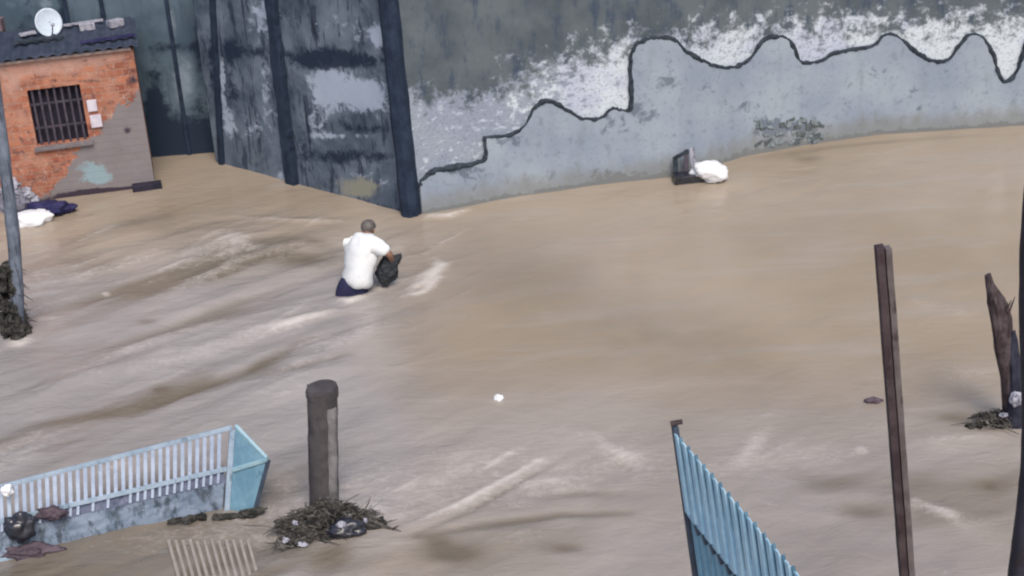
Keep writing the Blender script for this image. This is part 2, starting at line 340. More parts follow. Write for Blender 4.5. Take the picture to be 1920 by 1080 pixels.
# choppy region on the left, calm on the right
chop = 0.35 + 0.65 * (sstep(900, 500, PX) * sstep(330, 480, PY)) + 0.5 * sstep(700, 850, PY)
Z += 0.075 * chop * vnoise(X, Y, 3, 0.75, 4, 38, (0.45, 1.5))
Z += 0.030 * chop * vnoise(X, Y, 11, 2.2, 4, 33, (0.5, 1.4))
Z += 0.05 * vnoise(X, Y, 5, 0.25, 2)
# strokes: pixel polyline on the water, half width (m), height, foam, silt_shade (wave shading painted dark)
def stroke(pts, wd, h=0.0, fo=0.0, si=0.0, soft_ends=True):
    global Z, foam, silt_shade
    G = [P(*p) for p in pts]; best = np.full(shp, 1e9); tt = np.zeros(shp); L = len(G) - 1
    for i in range(L):
        a, b = G[i], G[i + 1]; dx, dy = b.x - a.x, b.y - a.y; l2 = dx * dx + dy * dy
        t = np.clip(((X - a.x) * dx + (Y - a.y) * dy) / l2, 0, 1)
        d = np.hypot(X - a.x - t * dx, Y - a.y - t * dy); k = d < best
        best = np.where(k, d, best); tt = np.where(k, (i + t) / L, tt)
    wob = 1 + 0.9 * vnoise(X, Y, 21, 2.5, 3)
    g = np.exp(-(best / (wd * wob)) ** 2)
    if soft_ends: g = g * (0.25 + 0.75 * np.sin(np.pi * np.clip(tt * 0.9 + 0.05, 0, 1)))
    Z = Z + 0.6 * h * g; foam = foam + fo * g; silt_shade = silt_shade + si * g
S = stroke
# left rapids: light crests and dark troughs running lower-left to upper-right
S([(100, 720), (260, 690), (420, 640), (560, 600), (640, 575)], .20, .05, .30)
S([(60, 790), (250, 770), (430, 700), (600, 650)], .14, -.05, 0, .55)
S([(160, 660), (300, 615), (450, 560), (560, 525)], .13, -.05, 0, .6)
S([(150, 610), (300, 570), (430, 500), (440, 450)], .18, .05, .28)
S([(330, 545), (420, 515), (470, 500)], .12, -.04, 0, .65)
S([(500, 615), (560, 600), (620, 582)], .10, .04, .75)
S([(430, 640), (520, 600), (600, 560)], .3, .02, .2)
S([(470, 710), (560, 690), (660, 660)], .13, -.04, 0, .55)
S([(370, 740), (460, 700), (560, 640), (640, 620)], .13, -.04, 0, .5)
S([(230, 660), (350, 700), (500, 720)], .5, .02, .16)
S([(0, 830), (150, 780), (350, 740)], .3, .03, .18)
S([(430, 405), (560, 415), (670, 412)], .09, .03, .5)
S([(790, 405), (840, 403), (880, 392)], .10, .04, 1.0)
S([(330, 430), (430, 440), (500, 470)], .2, .02, .22)
S([(180, 440), (260, 420), (330, 405)], .3, -.02, 0, .55)
S([(100, 480), (180, 500), (230, 480)], .4, -.02, 0, .45)
S([(480, 470), (560, 480), (640, 490)], .35, -.02, 0, .8)
S([(520, 440), (640, 460)], .2, -.02, 0, .5)
S([(190, 553), (205, 548)], .08, .03, .9)
S([(255, 600), (295, 598)], .09, -.03, 0, .6)
S([(60, 630), (40, 645), (10, 640)], .10, .04, .9)
S([(60, 590), (120, 600)], .14, .02, .5)
S([(290, 722), (310, 728)], .08, -.03, 0, .6)
# person: splash and bow wave
S([(630, 560), (655, 565), (690, 552)], .09, .05, .95)
S([(700, 545), (740, 530)], .12, .04, .5)
S([(770, 545), (800, 525), (825, 500), (815, 485)], .15, .05, 1.05)
S([(748, 556), (790, 548), (828, 520)], .06, .02, .55)
S([(700, 580), (640, 640), (560, 700), (470, 760)], .25, .02, .2)
S([(760, 480), (740, 440)], .15, .02, .2)
# foot of the right wall and the calm right side
S([(900, 385), (1050, 345), (1200, 335), (1270, 335)], .12, .02, .25)
S([(1270, 333), (1310, 340)], .08, .02, .4)
S([(1330, 345), (1380, 350)], .2, 0, .25)
S([(1400, 295), (1480, 288), (1560, 275), (1700, 262), (1900, 250)], .12, 0, 0, .5)
S([(1480, 300), (1550, 295)], .2, 0, 0, .55)
S([(860, 460), (1000, 520), (1200, 580), (1400, 620)], 1.0, 0, 0, .32)
S([(1000, 640), (1300, 660), (1450, 640)], .8, 0, 0, .25)
S([(1690, 560), (1760, 570)], .18, .03, .35)
S([(1780, 590), (1820, 580)], .2, .03, .3)
S([(1740, 700), (1830, 700), (1870, 690)], .3, .02, .35)
S([(1750, 780), (1830, 785)], .16, -.02, 0, .7)
S([(1720, 830), (1800, 820), (1900, 815)], .12, .03, .4)
# wake downstream of the concrete post
S([(760, 990), (860, 945), (940, 900), (1020, 858)], .040, .022, .7)
S([(780, 1002), (880, 955), (960, 908), (1030, 868)], .05, -.05, 0, .6)
S([(760, 1010), (900, 985), (1050, 965), (1180, 965)], .08, -.05, 0, .75)
S([(980, 930), (1080, 925), (1200, 930)], .09, -.03, 0, .5)
S([(960, 905), (1080, 895)], .1, .03, .3)
S([(800, 1030), (900, 1050)], .15, -.02, 0, .65)
S([(790, 1010), (850, 1020)], .12, -.02, 0, .5)
S([(900, 1020), (1040, 1000)], .14, .03, .35)
S([(1030, 1030), (1100, 1030)], .08, -.03, 0, .5)
S([(1090, 800), (1130, 830), (1170, 860)], .10, .04, .5)
S([(1150, 860), (1180, 880)], .09, -.04, 0, .55)
S([(1385, 870), (1410, 835), (1440, 800)], .09, .02, .5)
S([(1200, 800), (1180, 850), (1200, 900)], .16, .03, .25)
S([(1450, 880), (1540, 900), (1620, 910)], .2, -.03, 0, .4)
S([(1600, 840), (1625, 845)], .12, .03, .4)
S([(1720, 945), (1770, 962), (1800, 980)], .08, .02, .5)
S([(1600, 920), (1720, 945), (1900, 1000)], .15, .03, .35)
S([(1560, 950), (1660, 960)], .14, -.04, 0, .5)
S([(1840, 910), (1870, 905)], .1, -.03, 0, .4)
S([(590, 1040), (660, 1060)], .3, -.01, 0, .75)
S([(520, 990), (560, 1000)], .1, .03, .3)
S([(690, 940), (720, 960)], .1, .04, .4)
rap = sstep(900, 600, PX + .3 * (PY - 500)) * sstep(370, 470, PY)          # rapids on the left
low = sstep(760, 900, PY)
b1 = vnoise(X, Y, 41, 0.55, 4, 36, (0.5, 1.9)); b2 = vnoise(X, Y, 47, 0.9, 4, 34, (0.45, 1.7)); b3 = vnoise(X, Y, 53, 0.5, 4, 8, (0.6, 1.8))
silt_shade = silt_shade + rap * np.clip(b1 * 3.2, 0, .75) + low * np.clip(b3 * 2.6, 0, .5) + 0.35 * np.clip(vnoise(X, Y, 59, .22, 3) * 2.4, 0, 1)
foam = foam + rap * np.clip(b2 * 2.2 - .14, 0, .4) + low * np.clip(-b3 * 2.2 - .1, 0, .35)
Z = Z + 0.10 * rap * b2 - 0.09 * rap * np.clip(b1, 0, 1) + 0.07 * rap * vnoise(X, Y, 61, 1.1, 3, 35, (0.6, 1.3)) + 0.05 * low * b3
# drifting scum lines trailing from the obstacles
for k in range(46):
    x0, y0 = random.choice([(random.uniform(80, 900), random.uniform(420, 760)), (random.uniform(700, 1880), random.uniform(760, 1060)), (random.uniform(640, 860), random.uniform(430, 600))])
    ln = random.uniform(30, 130); an = random.uniform(-.55, -.25) if x0 < 900 else random.choice([random.uniform(-.6, -.1), random.uniform(.2, .5)])
    S([(x0, y0), (x0 + ln * .5 * math.cos(an), y0 + ln * .5 * math.sin(an) + random.uniform(-4, 4)), (x0 + ln * math.cos(an), y0 + ln * math.sin(an))], random.uniform(.03, .09), .01, random.uniform(.15, .38))
Z = np.where(inside, Z, 0.0); foam = np.where(inside, np.clip(foam, 0, 1.1), 0); silt_shade = np.where(inside, np.clip(silt_shade, 0, 1.1), 0)
grey = np.where(inside, np.clip(sstep(900, 560, PX + 0.25 * (PY - 700)) * sstep(380, 560, PY) + 0.75 * sstep(640, 860, PY) - 0.55 * blob(PX, PY, 640, 1060, 330, 90) - 0.3 * blob(PX, PY, 130, 470, 150, 60) + 0.35 * vnoise(X, Y, 31, .5, 3), 0, 1), 0)  # greyer left and lower water stands in for reflected sky
# tint: murk and wave shading are painted through one mask
V[:, 2] = Z.ravel(); ny, nx = shp
I = np.arange(nx * ny).reshape(ny, nx)
F = np.stack([I[:-1, :-1], I[:-1, 1:], I[1:, 1:], I[1:, :-1]], -1).reshape(-1, 4)
def np_mesh(name, V, F, attrs):
    me = bpy.data.meshes.new(name); me.vertices.add(len(V)); me.vertices.foreach_set("co", V.astype(np.float32).ravel())
    me.loops.add(F.size); me.loops.foreach_set("vertex_index", F.astype(np.int32).ravel())
    me.polygons.add(len(F)); me.polygons.foreach_set("loop_start", np.arange(0, F.size, F.shape[1], dtype=np.int32))
    me.update(calc_edges=True)
    for k, a in attrs.items():
        at = me.attributes.new(k, 'FLOAT', 'POINT'); at.data.foreach_set("value", a.astype(np.float32).ravel())
    return me
me = np_mesh("flood_water", V, F, {"foam": foam, "silt_shade": silt_shade, "grey": grey, "rough": chop})
tag(link("flood_water", me, MAT_WATER, None, True), "brown silty flood water with foam streaks covering the whole street", "water", kind="structure")

# ------------------------------------------------------------------ walls
class Plane:
    def __init__(s, A, B):
        s.A = Vector((A.x, A.y, 0)); d = Vector((B.x - A.x, B.y - A.y, 0)); s.L = d.length; s.d = d / s.L
        n = Vector((s.d.y, -s.d.x, 0)); s.n = n if n.dot(CAM - s.A) > 0 else -n
    def pt(s, u, z, off=0.0): return s.A + s.d * u + Vector((0, 0, z)) + s.n * off
    def hit(s, x, y, off=0.0):
        d = ray(x, y); o = s.A + s.n * off; t = (o - CAM).dot(s.n) / d.dot(s.n); q = CAM + d * t
        return (q - s.A).dot(s.d), q.z
class Bent:
    """a wall that bends in plan: several upright planes end to end"""
    def __init__(s, pts):
        s.seg = [Plane(pts[i], pts[i + 1]) for i in range(len(pts) - 1)]; s.u0 = [0.0]
        for g in s.seg: s.u0.append(s.u0[-1] + g.L)
        s.L = s.u0[-1]; s.A = s.seg[0].A; s.n = s.seg[0].n
    def pt(s, u, z, off=0.0):
        i = 0
        while i < len(s.seg) - 1 and u > s.u0[i + 1]: i += 1
        g = s.seg[i]; t = (u - s.u0[i]) / g.L      # normals blended along the wall
        n0 = (g.n + s.seg[max(i - 1, 0)].n).normalized(); n1 = (g.n + s.seg[min(i + 1, len(s.seg) - 1)].n).normalized()
        return g.A + g.d * (u - s.u0[i]) + Vector((0, 0, z)) + n0.lerp(n1, min(max(t, 0), 1)) * off
    def hit(s, x, y, off=0.0):
        for i, g in enumerate(s.seg):
            u, z = g.hit(x, y, off)
            if (u >= 0 or i == 0) and (u <= g.L or i == len(s.seg) - 1): return u + s.u0[i], z
        return min(((max(-g.hit(x, y, off)[0], g.hit(x, y, off)[0] - g.L), g.hit(x, y, off)[0] + s.u0[i], g.hit(x, y, off)[1]) for i, g in enumerate(s.seg)))[1:]
def wall(name, pl, u0, u1, z0, z1, res, thick, mat, fn, parent=None, hole=None):
    us = np.linspace(u0, u1, max(2, int((u1 - u0) / res) + 1)); zs = np.linspace(z0, z1, max(2, int((z1 - z0) / res) + 1))
    if hole:
        us = np.unique(np.concatenate([us, hole[:2]])); zs = np.unique(np.concatenate([zs, hole[2:]]))
    U, Zz = np.meshgrid(us, zs)
    V = np.tile(np.array([pl.pt(u, 0) for u in us]), (len(zs), 1)); V[:, 2] = Zz.ravel()
    px, py = projn(V); at = fn(px, py, U.ravel(), Zz.ravel())
    ny, nx = U.shape; I = np.arange(nx * ny).reshape(ny, nx)
    F = np.stack([I[:-1, :-1], I[:-1, 1:], I[1:, 1:], I[1:, :-1]], -1).reshape(-1, 4)
    if hole:
        uc = (us[:-1] + us[1:]) / 2; zc = (zs[:-1] + zs[1:]) / 2; UC, ZC = np.meshgrid(uc, zc)
        keep = ~((UC > hole[0]) & (UC < hole[1]) & (ZC > hole[2]) & (ZC < hole[3])); F = F[keep.ravel()]
    ex, uvx = [], []
    nb = len(V)
    def add(quads):
        nonlocal nb
        for q in quads:
            idx = []
            for (u, z, k) in q:
                ex.append(np.array(pl.pt(u, z, -thick * k))); uvx.append((u + k * thick, z)); idx.append(nb); nb += 1
            FF.append(idx)
    FF = []
    add([[(u0, z0, 0), (u0, z1, 0), (u0, z1, 1), (u0, z0, 1)], [(u1, z0, 0), (u1, z1, 0), (u1, z1, 1), (u1, z0, 1)],
         ])
    br_ = [u0] + [u for u in getattr(pl, "u0", []) if u0 < u < u1] + [u1]
    for a, b in zip(br_[:-1], br_[1:]):
        add([[(a, z1, 0), (b, z1, 0), (b, z1, 1), (a, z1, 1)], [(a, z0, 0), (b, z0, 0), (b, z0, 1), (a, z0, 1)]])
        if not hole: add([[(a, z0, 1), (b, z0, 1), (b, z1, 1), (a, z1, 1)]])
    if hole:
        a, b, c_, d_ = hole; k = 1
        add([[(a, c_, 0), (a, d_, 0), (a, d_, k), (a, c_, k)], [(b, c_, 0), (b, d_, 0), (b, d_, k), (b, c_, k)],
             [(a, d_, 0), (b, d_, 0), (b, d_, k), (a, d_, k)], [(a, c_, 0), (b, c_, 0), (b, c_, k), (a, c_, k)]])
    V2 = np.concatenate([V, np.array(ex)]); F2 = np.concatenate([F, np.array(FF)])
    ne = len(ex)
    me = np_mesh(name, V2, F2, {k: np.concatenate([v, np.zeros(ne)]) for k, v in at.items()})
    uv = np.concatenate([np.stack([U.ravel(), Zz.ravel()], 1), np.array(uvx)])
    ul = me.uv_layers.new(name="UVMap"); ul.data.foreach_set("uv", uv[F2.ravel()].astype(np.float32).ravel())
    return link(name, me, mat, parent)

# ---- right wall with wavy cement skirt
CORNER = P(775, 402); RW = Bent([CORNER] + [P(*p) for p in ((973, 366), (1100, 346), (1270, 327), (1395, 289), (1520, 267), (1640, 250), (1920, 232), (2300, 214))])
edge_px = [(776, 352), (806, 324), (850, 314), (903, 302), (910, 280), (909, 258), (954, 254), (985, 233), (1000, 202), (1028, 190), (1063, 206), (1092, 222), (1125, 222),
           (1148, 204), (1176, 208), (1182, 190), (1181, 124), (1183, 100), (1203, 76), (1240, 70), (1262, 76), (1284, 96), (1326, 120), (1369, 127), (1403, 112), (1427, 77),
           (1450, 69), (1473, 73), (1488, 96), (1500, 117), (1538, 114), (1569, 98), (1635, 87), (1658, 65), (1681, 69), (1708, 92), (1743, 114), (1777, 113), (1797, 85),
           (1816, 67), (1835, 67), (1854, 90), (1870, 135), (1881, 152), (1902, 139), (1913, 112), (1924, 80), (1950, 62), (1990, 80), (2030, 110), (2070, 96), (2110, 70), (2160, 60)]
edge = [RW.hit(*p) for p in pyramid_catmull(edge_px, 4)]
u_end = RW.L - .05
edge[0] = (0.12, edge[0][1])
while edge[1][0] < 0.14: edge.pop(1)
edge.append((u_end, edge[-1][1] - 0.1))
up_px = [(770, 155), (900, 150), (1000, 130), (1100, 112), (1180, 84), (1300, 66), (1400, 52), (1550, 46), (1700, 46), (1900, 42), (2100, 40)]
upu, upz = zip(*[RW.hit(*p) for p in up_px])
def fR(px, py, u, z):
    white = 0.5 + (np.interp(u, upu, upz) - z) * 0.85
    white = np.clip(white, -0.6, 1.0) + 0.2 * blob(px, py, 1120, 165, 60, 40) - 0.35 * blob(px, py, 860, 150, 110, 45)
    dark = 0.5 * blob(px, py, 1230, 60, 60, 18) + 0.4 * blob(px, py, 930, 95, 200, 18) + 0.35 * blob(px, py, 1750, 12, 250, 22)
    return {"white": white, "dark": dark, "dirty": np.interp(px, [760, 1000, 1120, 1200, 1500, 1900], [.95, .75, .35, .3, .4, .25])}
t = empty("retaining_wall", RW.pt(0, 0), "long concrete wall with flaking white paint above wavy grey cement render", "wall"); t["kind"] = "thing"
wall("wall_face", RW, 0.0, u_end, -1.0, 4.6, 0.03, 0.45, MAT_WALL, fR, t)
def polyfill_skirt():
    TH = 0.055; eu = [edge[0][0]]; ez = [edge[0][1]]
    for u, z in edge[1:]: eu.append(max(u, eu[-1] + 0.004)); ez.append(z)
    us = np.unique(np.round(np.concatenate([np.arange(eu[0], eu[-1], .06), eu]), 4)); NR = 30; bm = bmesh.new(); cols = []; uvs = []
    for u in us:
        zt = float(np.interp(u, eu, ez)); col = []
        for k in range(NR + 1):
            z = -1 + (zt + 1) * k / NR; col.append(bm.verts.new(RW.pt(u, z, TH + .006 * mn.noise(Vector((u * 1.5, z * 1.5, 3)))))); uvs.append((u, z))
        col.append(bm.verts.new(RW.pt(u, zt, .004))); uvs.append((u, zt)); cols.append(col)
    for a, b in zip(cols[:-1], cols[1:]):
        for k in range(NR + 1): bm.faces.new((a[k], b[k], b[k + 1], a[k + 1]))
    bmesh.ops.recalc_face_normals(bm, faces=bm.faces[:])
    me = bpy.data.meshes.new("cement_skirt"); bm.to_mesh(me); bm.free()
    co = np.zeros(len(me.vertices) * 3, np.float32); me.vertices.foreach_get("co", co); co = co.reshape(-1, 3).astype(float)
    uvs = np.array(uvs); u = uvs[:, 0]; z = uvs[:, 1]; px, py = projn(co)
    dark = sum(a * blob(px, py, *b) for a, *b in [(.55, 1250, 150, 40, 30), (.5, 1225, 210, 30, 25), (.5, 1330, 165, 25, 20), (.5, 1400, 195, 40, 18), (.8, 1440, 240, 40, 28), (.85, 1510, 238, 35, 16),
          (.75, 1190, 200, 12, 14), (.55, 1150, 230, 50, 30), (.55, 960, 265, 60, 20), (.75, 860, 318, 55, 16), (.5, 1045, 288, 30, 8), (.45, 1650, 130, 40, 25), (.45, 1600, 190, 22, 8), (.5, 1720, 165, 18, 14),
          (.45, 1725, 205, 14, 9), (.5, 1870, 185, 60, 8), (.5, 1500, 165, 18, 10), (.6, 1150, 325, 70, 9), (.4, 880, 345, 20, 18), (.5, 785, 350, 10, 60), (.45, 1780, 130, 30, 10)])
    damp = np.clip(0.95 - z * 1.6, 0, 1); dark = dark + 0.75 * np.clip(1 - z / 0.09, 0, 1) + 0.3 * np.clip(1 - z / .35, 0, 1)
    for k, a in (("dark", dark), ("damp", damp)):
        at = me.attributes.new(k, 'FLOAT', 'POINT'); at.data.foreach_set("value", a.astype(np.float32))
    li = np.zeros(len(me.loops), np.int32); me.loops.foreach_get("vertex_index", li)
    ul = me.uv_layers.new(name="UVMap"); ul.data.foreach_set("uv", np.stack([u, z], 1)[li].astype(np.float32).ravel())
    return link("cement_skirt", me, MAT_RENDER, t)
skirt = polyfill_skirt()
bm = bmesh.new()
edge2 = []
for (a, b), (c1, d1) in zip(edge[:-1], edge[1:]):
    for k in range(3): edge2.append((a + (c1 - a) * k / 3, b + (d1 - b) * k / 3 + .016 * mn.noise(Vector((a * 6 + k, b * 6, 2)))))
lipr = [0.030 + 0.020 * mn.noise(Vector((u * 2.5, z * 2.5, 1))) + .014 * mn.noise(Vector((u * 11, z * 11, 6))) for u, z in edge2]
tube(bm, [RW.pt(u, z + 0.012, 0.036) for u, z in edge2], lipr, 8, True, 0.022, 3)
o = fin("render_lip", bm, MAT_LIP, None); o.parent = skirt
skirt_fix = o
# exposed stones low in the skirt
rr = random.Random(4); RUB = [weathered("rubble_stone", (0.15, 0.18, 0.20), (0.26, 0.30, 0.32), (0.05, 0.06, 0.065), 9, 0.9, dirt_amt=0.50), weathered("damp_rubble_stone", (0.07, 0.085, 0.09), (0.13, 0.15, 0.155), (0.03, 0.035, 0.035), 9, 0.9)]
for i in range(44):
    px, py = rr.uniform(1408, 1542), rr.uniform(222, 268)
    if py > 292 - (px - 1400) * 0.16: continue
    u, z = RW.hit(px, py); bm = bmesh.new(); a_ = rr.uniform(-.4, .4); wx, wz = rr.uniform(.03, .09), rr.uniform(.02, .055)
    box(bm, RW.pt(u, z, 0.05), RW.seg[4].d * wx * math.cos(a_) + Vector((0, 0, wx * math.sin(a_))), RW.seg[4].n * rr.uniform(.015, .028), Vector((0, 0, wz)), .012)
    for q in bm.verts: q.co += Vector(mn.noise_vector(q.co * 11)) * .02
    fin("rubble_stone", bm, RUB[rr.random() < .4], t)

# ---- left mouldy wall
LWb = P(405, 303); LW = Plane(CORNER, LWb)
def fL(px, py, u, z):
    white = sum(a * blob(px, py, *b) for a, *b in [(.9, 690, 185, 55, 32), (.7, 610, 160, 28, 40), (.85, 712, 68, 26, 20), (.5, 640, 150, 70, 40), (.45, 500, 150, 22, 90), (.75, 418, 150, 7, 60), (.55, 428, 230, 16, 40),
            (.6, 490, 30, 40, 40), (.35, 640, 50, 90, 40), (.55, 660, 255, 80, 6), (.5, 595, 235, 30, 40), (.6, 528, 335, 12, 25), (.5, 700, 285, 50, 8), (.35, 470, 240, 40, 40), (.45, 690, 340, 60, 25)])
    tan = 0.8 * blob(px, py, 680, 352, 38, 22) + 0.35 * blob(px, py, 600, 350, 80, 30) + 0.4 * blob(px, py, 480, 300, 50, 30)
    dark = sum(a * blob(px, py, *b) for a, *b in [(.95, 640, 112, 110, 17), (.7, 432, 110, 13, 90), (.6, 600, 108, 60, 25), (.75, 690, 243, 50, 11), (.8, 690, 292, 65, 16), (.55, 620, 300, 40, 22), (.6, 570, 280, 24, 60), (.7, 460, 95, 70, 14),
            (.55, 640, 225, 30, 14), (.7, 398, 120, 10, 100), (.4, 670, 20, 60, 8), (.5, 440, 180, 12, 20), (.5, 660, 395, 120, 16), (.4, 480, 200, 18, 30)])
    dark = dark + 0.5 * np.clip(1 - z / 0.10, 0, 1) - 0.25 * np.clip(1 - z / .8, 0, 1)
    return {"white": white, "tan": tan, "dark": dark}
t = empty("mouldy_wall", LW.pt(LW.L / 2, 0), "blue-grey mouldy concrete wall with paint patches between two dark pillars", "wall"); t["kind"] = "thing"
wall("wall_face", LW, 0.0, LW.L, -1.0, 4.6, 0.03, 0.45, MAT_MOULD, fL, t)
def pilaster(name, pl, top_px, bot_px, hw, dep, parent, mat):
    """dark vertical pillar standing proud of the wall; follows the two pixel centres"""
    u0, z0 = pl.hit(*bot_px); u1, z1 = pl.hit(*top_px)
    k = (u1 - u0) / (z1 - z0)
    bm = bmesh.new(); n = 90; rows = []
    for i in range(n):
        z = -1.0 + 5.5 * i / (n - 1); u = u0 + k * (z - z0) + .015 * mn.noise(Vector((z * 5, 3, 2)))
        w_ = hw * (1.08 - 0.05 * i / n) * (1 + 0.16 * mn.noise(Vector((z * 2, u, 4))) + .14 * mn.noise(Vector((z * 9, u, 7))))
        d_ = dep * (1 + 0.15 * mn.noise(Vector((z * 1.7, u, 9))))
        rows.append([bm.verts.new(pl.pt(u + s * w_, z, dd)) for s, dd in ((-1, -0.03), (-0.92, d_ * .9), (-0.7, d_), (0.7, d_), (0.92, d_ * .9), (1, -0.03))])
    for i in range(n - 1):
        for j in range(5): bm.faces.new((rows[i][j], rows[i][j + 1], rows[i + 1][j + 1], rows[i + 1][j]))
        bm.faces.new((rows[i][5], rows[i][0], rows[i + 1][0], rows[i + 1][5]))
    bm.faces.new(rows[0][::-1]); bm.faces.new(rows[-1])
    return fin(name, bm, mat, parent)
pilaster("pilaster", LW, (517, 40), (552, 348), 0.105, 0.10, t, MAT_PILASTER)
pilaster("pilaster", LW, (402, 20), (412, 200), 0.05, 0.06, t, MAT_PILASTER)
# corner pillar: a square column where the two walls meet
bm = bmesh.new(); rows = []
cb = P(770, 403)
kx = (Q(730, 20, cb.y) - Q(770, 403, cb.y)); kx = kx.x / kx.z
for i in range(24):
    z = -1.0 + 5.7 * i / 23; cx = cb.x + kx * z; h = 0.135 * (1.05 - 0.10 * i / 23)
    row = []
    for k in range(8):
        a = math.pi / 4 * k + math.pi / 8 + 0.3
        q = Vector((cx + h * 1.06 * math.cos(a), cb.y + 0.05 + h * 1.06 * math.sin(a), z))
        q += Vector(mn.noise_vector(q * 3)) * 0.014
        row.append(bm.verts.new(q))
    rows.append(row)
for i in range(23):
    for k in range(8): bm.faces.new((rows[i][k], rows[i][(k + 1) % 8], rows[i + 1][(k + 1) % 8], rows[i + 1][k]))
bm.faces.new(rows[0][::-1]); bm.faces.new(rows[-1])
mesh_thing("corner_column", bm, MAT_PILASTER, "dark damp column standing at the corner where the two walls meet", "column")["kind"] = "thing"

# ---- back wall of the alley
BW = Plane(Vector((-12.5, 23.25, 0)), Vector((-3.9, 23.25, 0)))
def fB(px, py, u, z):
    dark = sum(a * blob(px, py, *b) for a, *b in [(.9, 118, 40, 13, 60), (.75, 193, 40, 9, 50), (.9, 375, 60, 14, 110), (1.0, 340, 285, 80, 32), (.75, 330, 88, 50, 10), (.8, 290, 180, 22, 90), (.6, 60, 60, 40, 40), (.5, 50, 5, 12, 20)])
    dark += 1.1 * np.clip(1.25 - z / 0.9, 0, 1)  # lower wall darkened: the alley's deep shadow painted into the colour
    white = sum(a * blob(px, py, *b) for a, *b in [(.75, 345, 150, 28, 60), (.4, 165, 40, 22, 40), (.35, 250, 40, 40, 40), (.6, 322, 40, 10, 50), (.7, 86, 6, 18, 12), (.5, 20, 8, 20, 14)])
    return {"dark": dark, "white": white}
t = empty("alley_wall", BW.pt(6, 0), "dark blue sheet-clad wall in shade behind the brick shack", "wall"); t["kind"] = "thing"
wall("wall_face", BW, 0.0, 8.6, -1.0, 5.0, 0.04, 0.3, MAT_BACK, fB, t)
bm = bmesh.new()
for px in (128, 196, 318, 384):
    u, z = BW.hit(px, 40); bar(bm, BW.pt(u, -0.9, 0.02), BW.pt(u, 4.9, 0.02), 0.03, 0.022, up=(0, 1, 0), bev=0.006)
fin("batten", bm, MAT_PILASTER, t)

# ------------------------------------------------------------------ brick shack
SL, SR = P(-40, 392), P(291, 347); SW = Plane(SL, SR)
shack = empty("brick_shack", SW.pt(SW.L / 2, 0), "small orange brick shack with barred window and grey cement patch", "shack")
uh0, zh1 = SW.hit(50, 170); uh1, zh0 = SW.hit(168, 262)
ztop = SW.hit(250, 92)[1]
def fS(px, py, u, z):
    edge_y = np.interp(px, [-50, 110, 140, 175, 200, 235, 262, 300], [500, 345, 290, 255, 225, 190, 180, 170])
    cement = 0.5 + (py - edge_y) / 75.0
    pale = sum(a * blob(px, py, *b) for a, *b in [(.9, 80, 120, 110, 26), (.6, 200, 105, 60, 14), (.55, 20, 160, 24, 60), (.5, 220, 215, 40, 26), (.4, 40, 230, 12, 40)])
    paint = 0.9 * blob(px, py, 172, 322, 32, 24) + 0.6 * blob(px, py, 195, 335, 20, 12)
    dark = sum(a * blob(px, py, *b) for a, *b in [(.55, 150, 152, 90, 7), (.5, 250, 130, 14, 60), (.7, 180, 360, 80, 9), (.5, 105, 268, 50, 8), (.6, 238, 243, 12, 10), (.45, 228, 280, 8, 6), (.4, 40, 285, 30, 10)])
    return {"cement": np.clip(cement, -0.3, 1.1), "pale": pale, "paint": paint, "dark": dark + 0.7 * np.clip(1 - z / .1, 0, 1)}
wall("front_wall", SW, 0.0, SW.L, -1.0, ztop, 0.035, 0.16, MAT_BRICK, fS, shack, (uh0, uh1, zh0, zh1))
DEP = 1.05
def side(name, u, d0, d1):
    pl = Plane(SW.pt(u, 0, -d0), SW.pt(u, 0, -d1)); 
    return wall(name, pl, 0, pl.L, -1.0, ztop, 0.06, 0.14, MAT_BRICK, lambda px, py, a, z: {"cement": np.clip(0.9 - 0.3 * z, 0, 1), "pale": 0 * z, "paint": 0 * z, "dark": 0.3 + 0 * z}, shack)
Rn = SW.pt(SW.L, 0, -0.16)
bm = bmesh.new()
box(bm, SW.pt(SW.L - 0.08, (ztop - 1) / 2 - 0.002, -0.163 - (DEP - 0.16) / 2), SW.d * 0.08, SW.n * ((DEP - 0.16) / 2), Vector((0, 0, (ztop + 0.996) / 2)))
box(bm, SW.pt(0.08, (ztop - 1) / 2 - 0.002, -0.163 - (DEP - 0.16) / 2), SW.d * 0.08, SW.n * ((DEP - 0.16) / 2), Vector((0, 0, (ztop + 0.996) / 2)))
box(bm, SW.pt(SW.L / 2, (ztop - 1) / 2 - 0.002, -DEP - 0.08), SW.d * (SW.L / 2), SW.n * 0.075, Vector((0, 0, (ztop + 0.996) / 2)))
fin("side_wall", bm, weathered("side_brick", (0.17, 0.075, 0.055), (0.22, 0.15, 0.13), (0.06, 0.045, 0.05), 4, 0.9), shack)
# window: dark back, grille, pale jamb
win = fin("window", (lambda b: (box(b, SW.pt((uh0 + uh1) / 2, (zh0 + zh1) / 2, -0.175), SW.d * ((uh1 - uh0) / 2 + .04), SW.n * 0.012, Vector((0, 0, (zh1 - zh0) / 2 + .04))), b)[1])(bmesh.new()), MAT_DARK, shack)
def sub(name, bm, mat, part, root, smooth=False):
    o = fin(name, bm, mat, None, smooth); o.parent = part; return o
bm = bmesh.new(); nb_ = 7
for i in range(nb_):
    u = uh0 + (uh1 - uh0) * (i + 0.6) / (nb_ + 0.2); bar(bm, SW.pt(u, zh0, -0.05), SW.pt(u, zh1, -0.05), 0.016, 0.012, up=SW.n)
for k in (0.30, 0.72):
    z = zh0 + (zh1 - zh0) * k; bar(bm, SW.pt(uh0, z, -0.068), SW.pt(uh1, z, -0.068), 0.008, 0.014)
sub("grille", bm, MAT_GRILLE, win, shack)
ua, za = SW.hit(171, 240); ub, zb = SW.hit(185, 185)
